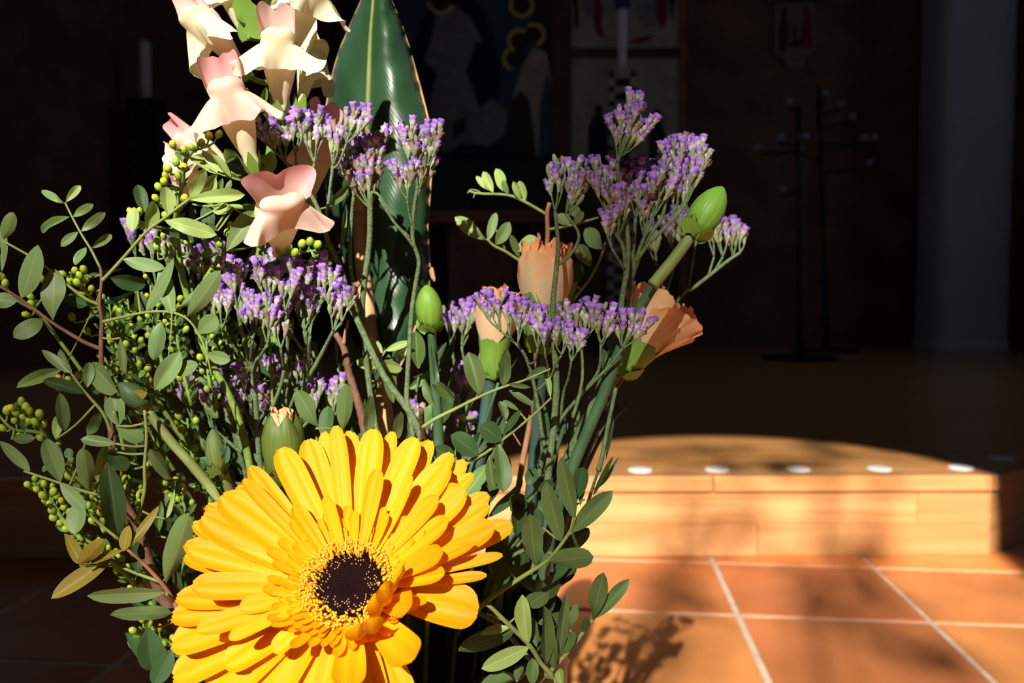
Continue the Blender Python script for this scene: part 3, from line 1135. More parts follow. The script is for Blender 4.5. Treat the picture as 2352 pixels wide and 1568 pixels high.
def solve(px, py, e0, e1, r0, z0):
    # start from the plane intersection
    rr = ray(px, py)
    q = CAM + rr * ((GC - CAM).dot(GN) / rr.dot(GN))
    dq = q - GC
    th, L_ = atan2(dq.dot(GE2), dq.dot(GE1)), max(.01, dq.length - r0)

    def ev(th, L_):
        r, z = prof(L_, e0, e1, r0, z0)[-1]
        return proj(gpt(th, r, z))

    for _ in range(25):
        a = ev(th, L_)
        ex, ey = px - a[0], py - a[1]
        if abs(ex) + abs(ey) < .3:
            break
        h = 1e-3
        b = ev(th + h, L_)
        c = ev(th, L_ + 1e-4)
        J = [[(b[0] - a[0]) / h, (c[0] - a[0]) / 1e-4], [(b[1] - a[1]) / h, (c[1] - a[1]) / 1e-4]]
        D = J[0][0] * J[1][1] - J[0][1] * J[1][0]
        if abs(D) < 1e-3:
            break
        dt = (ex * J[1][1] - J[0][1] * ey) / D
        dl = (J[0][0] * ey - J[1][0] * ex) / D
        th += max(-.3, min(.3, dt))
        L_ = max(.008, min(.075, L_ + max(-.01, min(.01, dl))))
    return th, L_


def ray_petal(th, L_, w, e0, e1, r0, z0, roll=0., notch=.3, seed=0, name='petal', nu=9, cup=.25, m=None):
    rr = random.Random(seed)
    n = 24
    pr = prof(L_, e0, e1, r0, z0, n)
    side = -GE1 * sin(th) + GE2 * cos(th)
    v, uv = [], []
    bend = rr.uniform(-.04, .04)
    for j, (r, z) in enumerate(pr):
        t_ = j / n
        if t_ < .78:
            hw = w * .5 * (.34 + .66 * sin(pi / 2 * t_ / .78) ** .9)
        else:
            hw = w * .5 * sqrt(max(0, 1 - ((t_ - .78) / .225) ** 2.6))
        hw = max(hw, w * .06)
        j2 = min(j + 1, n)
        j1 = max(j - 1, 0)
        tr, tz = pr[j2][0] - pr[j1][0], pr[j2][1] - pr[j1][1]
        ln = sqrt(tr * tr + tz * tz) or 1
        rad_ = GE1 * cos(th) + GE2 * sin(th)
        tang = (rad_ * tr + GN * tz) / ln
        nrm = (rad_ * -tz + GN * tr) / ln
        for i in range(nu):
            s = i / (nu - 1) * 2 - 1
            # two grooves along the petal and slightly raised edges
            g = (cup * .5 * s * s + .10 * cos(s * pi * 2.2)) * hw
            ext = L_ * .012 * notch * cos(s * pi * 2.1) * max(0, t_ - .85) * 6
            a = roll * (0.3 + .7 * t_)
            q = gpt(th, r, z) + side * (s * hw * cos(a) + bend * L_ * t_ * t_) + nrm * (g + s * hw * sin(a)) + tang * ext
            v.append(q)
            uv.append((i / (nu - 1) + seed * .37, t_))
    return mesh_obj(name, v, grid_faces(nu, n + 1), m or M['gerb'], gp.root, uvs=uv)


D2 = radians
petals = [  # crop-6 tip x, y, width, e0, e1  (outer layer first)
    (960, 78, 105, 8, 22), (1062, 78, 90, 8, 22), (1135, 84, 100, 8, 20), (1330, 78, 100, 8, 20), (1555, 128, 120, 6, 18), (1700, 212, 130, 6, 16),
    (1790, 262, 120, 5, 14), (1812, 322, 110, 6, 15), (1905, 440, 130, 5, 12), (2052, 628, 140, 2, 6), (1920, 520, 130, 8, 16), (840, 128, 150, 10, 20),
    (425, 405, 110, 10, 22), (232, 530, 130, 6, 12), (150, 650, 130, 4, 10), (135, 715, 150, 2, 6), (112, 822, 150, 2, 4), (160, 985, 150, 2, 4), (60, 1085, 160, -2, 0),
    (42, 1160, 180, -4, -4), (40, 1310, 210, -6, -8), (50, 1560, 210, -12, -18), (250, 1640, 240, -14, -26), (520, 1720, 240, -16, -30),
    (800, 1740, 230, -18, -32), (980, 1760, 220, -18, -32), (1200, 1760, 230, -16, -30), (1400, 1720, 200, -16, -28), (360, 1480, 200, -10, -14),
    (1012, 45, 105, 16, 30), (1235, 65, 155, 14, 26), (1452, 108, 150, 14, 24), (1650, 258, 190, 14, 22), (1768, 415, 175, 14, 22), (1948, 640, 165, 12, 20),
    (683, 178, 150, 16, 30), (490, 295, 110, 18, 30), (470, 355, 80, 22, 34), (335, 455, 190, 14, 22), (205, 600, 190, 10, 16), (135, 780, 150, 8, 12),
    (1995, 805, 62, 10, 12), (1902, 938, 66, 6, 6), (1855, 1130, 235, 0, -4),
    (190, 1262, 115, 14, 4), (442, 1132, 95, 22, 6), (372, 1292, 75, 24, 6), (165, 1010, 150, 12, 8), (640, 1385, 110, 6, -6),
    (1600, 450, 110, 26, 36), (1675, 600, 130, 26, 32), (1250, 300, 90, 30, 42), (1475, 350, 70, 28, 40), (765, 515, 90, 28, 40), (960, 460, 70, 34, 46),
    (1642, 775, 115, 36, 44), (1835, 762, 80, 22, 26), (1655, 905, 105, 30, 30), (800, 745, 60, 30, 36), (1115, 545, 50, 40, 50), (1310, 560, 50, 40, 48)]
for k, (x, y, w, e0, e1) in enumerate(petals):
    px, py = cv('6', x, y)
    lay = 0 if k < 29 else (1 if k < 44 else 2)
    r0, z0 = (.0085, -.0045 + .0005 * (k % 3)) if lay == 0 else ((.0095, -.002 + .0004 * (k % 3)) if lay == 1 else (.0115, .0005))
    th, L_ = solve(px, py, D2(e0), D2(e1), r0, z0)
    ray_petal(th, L_, w / 2.579 * PX * 1.16, D2(e0), D2(e1), r0, z0, RND.uniform(-.25, .25), seed=k)
# petals at the lower right that curl up over the disc
for k, (ang, L_, w, e0, e1, roll) in enumerate(((-14, .0215, .0112, 50, 84, -.15), (-40, .0250, .0116, 40, 112, .1), (-66, .0300, .0122, 24, 104, .0),
                                                (-30, .0230, .0085, 34, 60, .3), (-50, .0300, .0115, 8, 44, .1), (-80, .0300, .0100, 14, 40, -.2))):
    ray_petal(D2(ang), L_, w, D2(e0), D2(e1), .0115, 0, roll, seed=200 + k)
# short inner petals: three rings sharing a few meshes
ipm = []
for k in range(4):
    o = ray_petal(0, .0078 + k * .0008, .0023, D2(26), D2(46), 0, 0, 0, seed=300 + k, name='inner_petal', nu=5, cup=.7, m=M['gerb'])
    ipm.append(o.data)
    bpy.data.objects.remove(o)
Gb = Matrix((GE1, GE2, GN)).transposed().to_4x4()
Gb0 = Gb.copy()
for ring, (n, r0, sc_, z0) in enumerate(((42, .0152, 1.3, -.0002), (46, .0142, .95, .0003), (48, .0130, .66, .0006))):
    for k in range(n):
        a = 2 * pi * (k + ring * .37) / n + RND.uniform(-.05, .05)
        s = sc_ * RND.uniform(.75, 1.3)
        # mesh was built around GC in the flower frame: undo, spin, push out
        loc = gpt(a, r0, z0)
        Rm = Gb @ Matrix.Rotation(a, 4, 'Z') @ Gb.inverted()
        Mw = Matrix.Translation(loc) @ Rm @ Matrix.Scale(s, 4) @ Matrix.Translation(-(GC - gp.base))
        inst('inner_petal', ipm[RND.randrange(4)], gp.root, Mw)
# disc: dome, beads and the ring of yellow tubular florets
v, f = [], []
for j in range(9):
    t_ = j / 8
    for i in range(28):
        a = 2 * pi * i / 28
        v.append(gpt(a, .0124 * t_ + 1e-5, .0022 * (1 - t_ ** 2) - (.0016 * exp(-(t_ / .3) ** 2))))
f = grid_faces(28, 9, 0, True)
mesh_obj('disc', v, f, M['gerb_dark'], gp.root)
v, f, mi = [], [], []
ico = bmesh.new()
bmesh.ops.create_icosphere(ico, subdivisions=1, radius=1)
ico.verts.index_update()
icv = [x.co.copy() for x in ico.verts]
icf = [[x.index for x in q.verts] for q in ico.faces]
ico.free()
for k in range(420):
    r = .0097 * sqrt((k + .5) / 420)
    a = k * 2.39996
    t_ = r / .0128
    z = .0022 * (1 - t_ ** 2) - .0016 * exp(-(t_ / .3) ** 2)
    s = .00017 + .00012 * t_
    c_ = gpt(a, r, z + s * .6)
    b0 = len(v)
    v += [c_ + Gb.to_3x3() @ Vector((q.x * s, q.y * s, q.z * s * 1.6)) for q in icv]
    f += [[b0 + i for i in q] for q in icf]
    mi += [1 if (RND.random() < (t_ - .35) * 1.3) else 0] * len(icf)
tag(mesh_obj('disc_beads', v, f, [M['gerb_dot'], M['gerb_dot2']], gp.root, midx=mi), kind='stuff')
t = Tubes()
for k in range(620):
    a = RND.uniform(0, 2 * pi)
    r = .0095 + .0055 * RND.random() ** .8
    b = gpt(a, r, .0004)
    h = RND.uniform(.0016, .0034)
    an = a + RND.uniform(-.6, .6)
    tip = b + GN * h + (GE1 * cos(an) + GE2 * sin(an)) * h * RND.uniform(.1, .8)
    t.add([b, b.lerp(tip, .6) + GN * h * .12, tip], .0002, .0004, 5, 2, rad=[.00022, .00026, .00045])
tag(t.build('disc_florets', M['gerb_tube'], gp.root), kind='stuff')
# bracts and stem behind
v, f, uv = lathe([(.003, -.022), (.007, -.016), (.0115, -.008), (.012, -.004)], 20)
mesh_obj('bract_cup', [GC + Gb.to_3x3() @ Vector((q.x, q.z, q.y)) for q in v], f, M['snap_green'], gp.root)
t = Tubes()
t.add([GC - GN * .02, GC - GN * .04 - U * .01, Vector((gp.base.x, gp.base.y, VH)), gp.base], .003, .0035, 10, 5)
t.build('stem', M['gold_stem'], gp.root)
gp.done()


# ------------------------------------------------------------------ snapdragon
sp_ = Plant('snapdragon', 'tall snapdragon spike with cream and pink flowers', 'flower', -.045, .0)
SD = .355
sp_.stem('m', [(626, -60), (618, 60), (625, 170), (630, 260), (622, 350), (612, 450), (600, 560), (610, 700), (650, 900), (720, 1150)], 14, 34, SD + .004, .40, 'snap_green', True, 10)


def sg(x, c, w):
    return exp(-((x - c) / w) ** 2)


def snap_flower(bx, by, tx, ty, yaw, lean, d, mats, seed=0, wide=1., droop=0., open_=1., spread=0.):
    """base (calyx) pixel, top (upper lip) pixel; yaw turns the mouth away from the viewer; lean tips the mouth forward"""
    rr = random.Random(seed)
    a = P(bx, by, d)
    b = P(tx, ty, d - lean)
    y = b - a
    S = y.length
    Rm = frame(y, CAM - a) @ Matrix.Rotation(yaw, 3, 'Y')
    Mw = Matrix.Translation(a) @ Rm.to_4x4() @ Matrix.Scale(S, 4)
    fl_ = bpy.data.objects.new('flower', None)
    COL.objects.link(fl_)
    fl_.parent = sp_.root
    fl_.location = a - sp_.root.location
    fl_.empty_display_size = .005
    ph = rr.uniform(0, 6)
    # tube
    prof_ = [(.010, -.02), (.055, .0), (.066, .04), (.058, .08), (.062, .12), (.085, .2), (.115, .32), (.145, .45), (.160, .58), (.15, .66)]
    n = 18
    v, uv = [], []
    for j, (r, yy) in enumerate(prof_):
        for s in range(n):
            an = 2 * pi * s / n
            k = 1 + .10 * cos(2 * an) + .05 * cos(3 * an + ph)
            v.append((r * k * cos(an) * wide, yy, r * k * sin(an) * .85))
            uv.append((s / n, j / 9))
    mesh_obj('tube', xf(v, Mw), grid_faces(n, len(prof_), 0, True), M[mats[2]], fl_, uvs=uv)
    # lower lip: swollen palate in the middle running out into two drooping ruffled wings
    nu, nv = 65, 19
    v, uv = [], []
    for j in range(nv):
        t_ = j / (nv - 1)
        for i in range(nu):
            s = i / (nu - 1) * 2 - 1
            an = s * radians(128)
            wing = 1 / (1 + exp(-(abs(s) - .34) * 15)) / (1 + exp((abs(s) - .90) * 18))
            ext = (.04 + .225 * wing * open_) * (1 + .13 * sin(s * 7 + ph) + .06 * sin(s * 17 + 2 * ph))
            if t_ < .5:
                q = t_ / .5
                r = (.170 - .02 * q ** 3) * sin(q * pi * .56)
                yy = .645 + .135 * cos(q * pi * .5) ** .75 + .026 * (sg(s, -.3, .22) + sg(s, .3, .22)) * sin(q * pi)
                ruf = 0
                wr = 1
            else:
                q = (t_ - .5) / .5
                r = .148 + ext * (q ** .9) - (.09 * q * (1 - wing))
                yy = .645 - .07 * q - (.15 + droop * .6) * wing * q ** 1.3 - .15 * (1 - wing) * q
                ruf = q ** 2 * wing * (.046 * sin(s * 15 + ph) + .034 * sin(s * 27 + 2 * ph) + .014 * q * q * sin(s * 47 + ph) + .05 * q * q * (1 if s > 0 else .4))
            x = r * sin(an) * wide + ruf * .5 * cos(an)
            z = r * cos(an) * .85 + .075 + ruf * .9 + (.05 * wing * q if t_ > .5 else 0)
            v.append((x, yy + ruf, z))
            uv.append((i / (nu - 1), t_))
    f = grid_faces(nu, nv)
    mesh_obj('lower_lip', xf(v, Mw), f, M[mats[1]], fl_, uvs=uv)
    # upper lip: two erect lobes
    nu, nv = 29, 13
    v, uv = [], []
    for j in range(nv):
        t_ = j / (nv - 1)
        for i in range(nu):
            s = i / (nu - 1) * 2 - 1
            an = s * radians(112)
            top = .44 * (1 - .10 * sg(s, 0, .10) - .05 * sg(s, 0, .4) - .62 * abs(s) ** 4)
            r = .142 + .012 * t_ * open_ + (.012 + spread) * t_ ** 2 * sg(abs(s), .55, .38)
            ruf = .015 * sin(s * 11 + ph) * t_ ** 3
            x = r * sin(an) * wide * (1 + .06 * t_) + .012 * sin(t_ * 5 + ph)
            z = -r * cos(an) * .8 + .02 - .05 * t_ ** 2 + .09 * t_ ** 3 + ruf
            v.append((x, .56 + top * t_ + ruf, z))
            uv.append((i / (nu - 1), t_))
    mesh_obj('upper_lip', xf(v, Mw), grid_faces(nu, nv), M[mats[0]], fl_, uvs=uv)
    # calyx
    v, f = [], []
    for k in range(5):
        an = 2 * pi * k / 5 + ph
        b0 = len(v)
        for j in range(5):
            t_ = j / 4
            for i in range(3):
                s = i - 1
                w = .05 * sin(pi * (.25 + .75 * t_)) if t_ < 1 else .004
                r = .05 + .05 * t_
                v.append((r * cos(an) - s * w * sin(an), -.05 + .2 * t_, r * sin(an) + s * w * cos(an)))
        f += grid_faces(3, 5, b0)
    mesh_obj('calyx', xf(v, Mw), f, M['snap_green'], fl_)
    # pedicel back to the stem
    stm = min(SPTS, key=lambda q: (q - a).length)
    t = Tubes()
    t.add([a, a.lerp(stm, .5) - U * .003, stm - U * .004], .0011, .0014, 6, 3)
    t.build('pedicel', M['snap_green'], fl_)
    return fl_


SPTS = [P(626, -60, SD + .004), P(618, 60, SD + .005), P(625, 170, SD + .01), P(630, 260, SD + .01), P(622, 350, SD + .012), P(612, 450, SD + .015), P(600, 560, SD + .02)]
cc = ('snap_pale', 'snap_cream', 'snap_cream')
bb_ = ('snap_pink', 'snap_blush', 'snap_tube')
snap_flower(566, 172, 408, -30, -.85, .012, SD, ('snap_pale', 'snap_cream', 'snap_blush'), 1, 1.0, .25)
snap_flower(646, 262, 634, 4, .05, .016, SD - .008, ('snap_pale', 'snap_cream', 'snap_tube'), 2, 1.0, .05)
snap_flower(582, 385, 494, 118, -.15, .016, SD - .016, bb_, 3, 1.0, .12)
snap_flower(545, 400, 378, 272, -1.0, .01, SD + .006, bb_, 4, .95, .1)
snap_flower(648, 584, 640, 396, .35, .026, SD - .010, bb_, 5, 1.5, .15, .55, .10)
snap_flower(700, 480, 752, 228, .3, .006, SD + .024, bb_, 6, .9, .1, .7)
snap_flower(668, 130, 735, -110, .5, .012, SD + .004, cc, 7, 1.0, .05)
snap_flower(562, 85, 500, -110, -.5, .01, SD + .012, ('snap_cream',) * 3, 8, 1.0, .05)
snap_flower(690, 250, 722, 45, 1.4, .0, SD + .022, ('snap_cream', 'snap_cream', 'snap_tube'), 9, .9, .3)
snap_flower(500, 470, 372, 338, -1.2, .0, SD + .016, ('snap_blush', 'snap_blush', 'snap_tube'), 10, .9, .1)
for bx, by, tx, ty, w in ((600, 90, 548, -5, 60), (585, 30, 535, 12, 60), (560, 150, 535, 120, 22), (640, 270, 668, 245, 20), (640, 300, 655, 270, 35), (590, 395, 615, 355, 30), (540, 375, 520, 345, 30), (612, 400, 622, 345, 34),
                          (625, 610, 620, 520, 16), (655, 430, 668, 385, 22), (600, 240, 612, 205, 16), (610, 20, 640, -30, 40)):
    leaf(sp_.root, 'm', bx, by, tx, ty, w, SD + .002, SD - .006, 'snap_green', RND.uniform(-.4, .4))
sp_.done()


# ------------------------------------------------------------------ carnations
def lathe_part(name, prof_, Mw, m, root, sides=20, teeth=0, tooth=0., squash=1.):
    v, uv = [], []
    n = len(prof_)
    for j, (r, y) in enumerate(prof_):
        for s in range(sides):
            a = 2 * pi * s / sides
            yy = y
            if teeth and j >= n - 3:
                yy = y + tooth * (abs(((s / sides * teeth) % 1) * 2 - 1) - .5) * (j - n + 4) / 3
            v.append((r * cos(a), yy, r * sin(a) * squash))
            uv.append((s / sides, j / (n - 1)))
    return mesh_obj(name, xf(v, Mw), grid_faces(sides, n, 0, True), m, root, uvs=uv)


def carn_petal(root, Mw, an, span, r0, r1, y0, y1, frill, m, seed, lean=.0):
    rr = random.Random(seed)
    ph = rr.uniform(0, 6)
    nu, nv = 33, 13
    v, uv = [], []
    for j in range(nv):
        t_ = j / (nv - 1)
        for i in range(nu):
            s = i / (nu - 1) * 2 - 1
            w = (.45 + .55 * sin(pi / 2 * min(1, t_ * 1.5)))
            a = an + s * span * w
            r = r0 + (r1 - r0) * sin(pi / 2 * t_) + lean * t_ ** 3
            fr_ = frill * t_ ** 6
            r += fr_ * (.9 * sin(s * 5 + ph) + .6 * sin(s * 11 + 2 * ph))
            top = y0 + (y1 - y0) * (1 - .30 * abs(s) ** 2.5)
            y = y0 + (top - y0) * t_ + min(fr_, frill) * .28 * sin(s * 24 + ph) + fr_ * .4 * sin(s * 9 - ph)
            v.append((r * cos(a), y, r * sin(a)))
            uv.append((i / (nu - 1) + seed * .3, t_))
    return mesh_obj('petal', xf(v, Mw), grid_faces(nu, nv), m, root, uvs=uv)


def carn_bloom(root, bx, by, tx, ty, rpx, d, lean, kcal, opening=.0, seed=0):
    """base of calyx pixel, top of bloom pixel, bloom radius in px; kcal = share of the length that is calyx"""
    a, b = P(bx, by, d), P(tx, ty, d - lean)
    y = b - a
    Mw = Matrix.Translation(a) @ frame(y, CAM - a).to_4x4()
    H = y.length
    r = rpx * d / FPX
    hc = H * kcal
    rc = r * .80
    lathe_part('calyx', [(r * .28, 0), (r * .5, hc * .05), (r * .62, hc * .25), (rc * .86, hc * .6), (rc * .97, hc * .85), (rc, hc * 1.0), (rc * 1.0, hc * 1.08)], Mw, M['carn_calyx'], root, 30, 5, hc * .34)
    for k in range(4):
        an = pi / 2 * k + .4
        v = []
        for j in range(6):
            t_ = j / 5
            for i in range(5):
                s = (i - 2) / 2
                w = r * .5 * sin(pi * (.3 + .7 * t_)) if t_ < 1 else r * .03
                rr_ = r * (.34 + .40 * t_ ** .7)
                v.append((rr_ * cos(an) - s * w * sin(an), hc * (-.06 + .5 * t_), rr_ * sin(an) + s * w * cos(an)))
        mesh_obj('calyx_scale', xf(v, Mw), grid_faces(5, 6), M['carn_calyx'], root)
    y0 = hc * .75
    for k in range(6):
        carn_petal(root, Mw, 2 * pi * k / 6 + seed, .95, rc * (.86 - .06 * (k % 3)), r * (1.04 - .07 * (k % 3) + opening * .4), y0, H * (.90 + .05 * (k % 3)), r * (.05 + .12 * opening), M['carn'], seed * 10 + k, opening * r)
    for k in range(5):
        carn_petal(root, Mw, 2 * pi * k / 5 + .5 + seed, .9, rc * .6, r * (.78 + opening * .4), y0, H * (.97 + .04 * (k % 2)), r * .10, M['carn_in'], seed * 10 + 20 + k, opening * r * .6)
    for k in range(6):
        carn_petal(root, Mw, 2 * pi * k / 6 + .9 + seed, .7, rc * .3, r * (.48 + opening * .2), y0, H * (.95 + .05 * (k % 3)), r * .16, M['carn_in'], seed * 10 + 40 + k)
    return Mw


def carn_bud(root, bx, by, tx, ty, wpx, d, lean=0., tipm=None, bm_='carn_bud', sm_='carn_calyx'):
    a, b = P(bx, by, d), P(tx, ty, d - lean)
    y = b - a
    H = y.length
    r = wpx / 2 * d / FPX
    Mw = Matrix.Translation(a) @ frame(y, CAM - a).to_4x4()
    if tipm:
        lathe_part('calyx', [(r * .2, 0), (r * .55, H * .03), (r * .86, H * .2), (r, H * .45), (r * .99, H * .65), (r * .82, H * .8), (r * .62, H * .88)], Mw, M[bm_], root, 30, 5, H * .16)
        for k in range(5):
            carn_petal(root, Mw, 2 * pi * k / 5, .7, r * .6, r * .5, H * .6, H * (.98 + .03 * (k % 2)), r * .06, M['carn'], k + 70)
        for k in range(4):
            carn_petal(root, Mw, 2 * pi * k / 4 + .4, .7, r * .35, r * .2, H * .6, H * .97, r * .06, M['carn_in'], k + 80)
    else:
        lathe_part('bud', [(r * .2, 0), (r * .6, H * .04), (r * .88, H * .2), (r, H * .42), (r * .93, H * .62), (r * .7, H * .8), (r * .4, H * .93), (r * .12, H * 1.0)], Mw, M[bm_], root, 26)
    for k in range(4):
        an = pi / 2 * k + .5
        v = []
        for j in range(6):
            t_ = j / 5
            for i in range(5):
                s = (i - 2) / 2
                w = r * .72 * sin(pi * (.3 + .7 * t_)) if t_ < 1 else r * .03
                rr_ = r * (.28 + .72 * min(1, t_ * 1.3) ** .8) * 1.03
                v.append((rr_ * cos(an) - s * w * sin(an), H * (-.04 + .34 * t_ - .06 * abs(s)), rr_ * sin(an) + s * w * cos(an)))
        mesh_obj('bud_scale', xf(v, Mw), grid_faces(5, 6), M[sm_], root)


g = 'peach carnations in the bouquet'
c = Plant('carnation', 'upright peach carnation with a fat green calyx below a brown cut twig', 'flower', .045, .0, g)
carn_bloom(c.root, 1246, 800, 1255, 556, 62, .378, .012, .52, .0, 1)
c.stem('m', [(1246, 798), (1243, 860), (1236, 950), (1225, 1080), (1205, 1250)], 26, 30, .380, .405, 'blue_stem', True, 10)
leaf(c.root, 'm', 1237, 905, 1262, 1010, 22, .383, .381, 'carn_stem', .2)
leaf(c.root, 'm', 1236, 1075, 1258, 985, 20, .391, .389, 'carn_stem', .2)
c.done()
c = Plant('carnation', 'peach carnation partly hidden behind purple statice, with bright green calyx', 'flower', .025, .02, g)
carn_bloom(c.root, 1128, 860, 1150, 668, 48, .402, .01, .5, .05, 2)
c.stem('m', [(1128, 858), (1122, 900), (1112, 980), (1095, 1080), (1060, 1250)], 30, 30, .403, .415, 'blue_stem', True, 10)
c.done()
c = Plant('carnation', 'opened peach carnation leaning out to the right under a tight bud', 'flower', .062, .03, g)
carn_bloom(c.root, 1420, 852, 1548, 690, 64, .402, .004, .44, .35, 3)
c.stem('m', [(1420, 850), (1395, 895), (1360, 965), (1300, 1090), (1255, 1250), (1230, 1400)], 26, 30, .404, .42, 'carn_stem', True, 10)
leaf(c.root, 'm', 1405, 880, 1385, 800, 26, .405, .409, 'carn_stem', .2)
c.done()
g = 'green carnation buds in the bouquet'
c = Plant('carnation_bud', 'large tight green carnation bud leaning right above the opened peach carnation', 'flower bud', .06, -.02, g)
carn_bud(c.root, 1592, 536, 1660, 430, 78, .335, 0)
c.stem('m', [(1594, 532), (1560, 580), (1520, 630), (1480, 690), (1430, 790), (1380, 920), (1320, 1060), (1270, 1200), (1235, 1350)], 24, 28, .336, .37, 'carn_stem', True, 10)
c.stem('m', [(1586, 545), (1550, 592), (1510, 642), (1500, 655)], 26, 30, .3355, .336, 'green_stem', False, 10)
c.done()
c = Plant('carnation_bud', 'upright light green carnation bud standing before the large glossy leaf', 'flower bud', .01, -.01, g)
carn_bud(c.root, 990, 755, 980, 654, 62, .350, .004)
c.stem('m', [(990, 752), (996, 830), (1002, 920), (1008, 1020), (1005, 1150)], 20, 26, .351, .38, 'carn_stem', True, 10)
leaf(c.root, 'm', 1006, 900, 992, 790, 14, .351, .35, 'carn_stem', .2)
c.done()
c = Plant('carnation_bud', 'fat green carnation bud with peach petals showing, behind the gerbera', 'flower bud', -.02, -.02, g)
carn_bud(c.root, 656, 1105, 646, 938, 96, .318, .006, True, 'calyx_olive', 'calyx_olive')
c.stem('m', [(656, 1100), (668, 1180), (690, 1300)], 24, 26, .32, .35, 'carn_stem', True, 10)
c.done()
c = Plant('carnation_bud', 'small olive green bud between dark stems left of the fat peach-tipped bud', 'flower bud', -.03, -.02, g)
carn_bud(c.root, 502, 1085, 488, 985, 46, .315, .0, None, 'bud_olive', 'bud_olive')
c.stem('5', [(1110, 470), (1130, 540), (1160, 620), (1210, 760)], 50, 55, .316, .33, 'green_stem', True, 10)
for a_ in ((1100, 480, 1000, 440), (1115, 480, 1145, 385), (1095, 470, 1030, 360), (1110, 475, 1125, 370)):
    leaf(c.root, '5', *a_, 40, .315, .312, 'carn_stem', .2)
c.done()
c = Plant('carnation_bud', 'drooping olive bud with yellowed tip on a long bent stem at the left', 'flower bud', -.05, -.02, g)
carn_bud(c.root, 342, 934, 272, 880, 50, .322, .004, None, 'bud_dark', 'bud_olive')
c.stem('5', [(745, 205), (790, 270), (860, 360), (950, 460), (1030, 555), (1095, 640), (1180, 800)], 46, 52, .323, .33, 'green_stem', True, 10)
leaf(c.root, '5', 760, 230, 690, 190, 20, .322, .32, 'green_stem', .2)
leaf(c.root, '5', 745, 225, 740, 160, 24, .322, .32, 'green_stem', .2)
leaf(c.root, '5', 620, 150, 735, 110, 60, .318, .316, 'olive', .1, 'sepal')
leaf(c.root, '5', 1030, 560, 1105, 650, 40, .323, .32, 'green_stem', .2)
c.done()


# ------------------------------------------------------------------ statice (limonium)
def floret_mesh(kind, seed):
    rr = random.Random(seed)
    n = 8
    v, f, mi = [], [], []
    pr = [(.10, 0), (.17, .2), (.22, .5), (.25, .68), (.29, .82), (.36, .96)]
    if kind == 2:
        pr = [(.10, 0), (.2, .25), (.25, .55), (.2, .8), (.08, 1.0)]
    for j, (r, y) in enumerate(pr):
        for s in range(n):
            a = 2 * pi * s / n
            k = 1 + (.16 * cos(a * 4 + seed) if j > 3 else 0) + rr.uniform(-.06, .06)
            v.append((r * k * cos(a), y + (.06 * cos(a * 4) if j == len(pr) - 1 and kind != 2 else 0), r * k * sin(a)))
    fs = grid_faces(n, len(pr), 0, True)
    f += fs
    cut = 3 if kind != 2 else 9
    mi += [0 if k // n < cut else 1 for k in range(len(fs))]
    if kind in (0, 1):
        b0 = len(v)
        sc_ = 1. if kind == 0 else .62
        pr2 = [(.14, .6), (.22, .85), (.30 * sc_ + .03, 1.08), (.36 * sc_, 1.30 * (.88 + .12 * sc_)), (.24 * sc_, 1.36 * (.85 + .15 * sc_)), (.05, 1.16)]
        for j, (r, y) in enumerate(pr2):
            for s in range(10):
                a = 2 * pi * s / 10
                lob = 1 + (.30 * cos(a * 5 + seed) if 1 < j < 5 else 0)
                v.append((r * lob * cos(a) + rr.uniform(-.03, .03), y + .09 * cos(a * 5 + 2) * (1 if 1 < j < 5 else 0) + rr.uniform(-.03, .03), r * lob * sin(a)))
        fs = grid_faces(10, len(pr2), b0, True)
        f += fs
        mi += [2] * len(fs)
    me = bpy.data.meshes.new('floret')
    me.from_pydata(v, [], f)
    for m in ((M['lim_calyx'], M['lim_paper'], M['lim_purple']) if kind != 3 else (M['lim_dry'], M['lim_dry'], M['lim_purple'])):
        me.materials.append(m)
    me.polygons.foreach_set('material_index', mi)
    me.polygons.foreach_set('use_smooth', [True] * len(me.polygons))
    return me


FLO = {k: [floret_mesh(k, 10 * k + i) for i in range(3)] for k in range(4)}


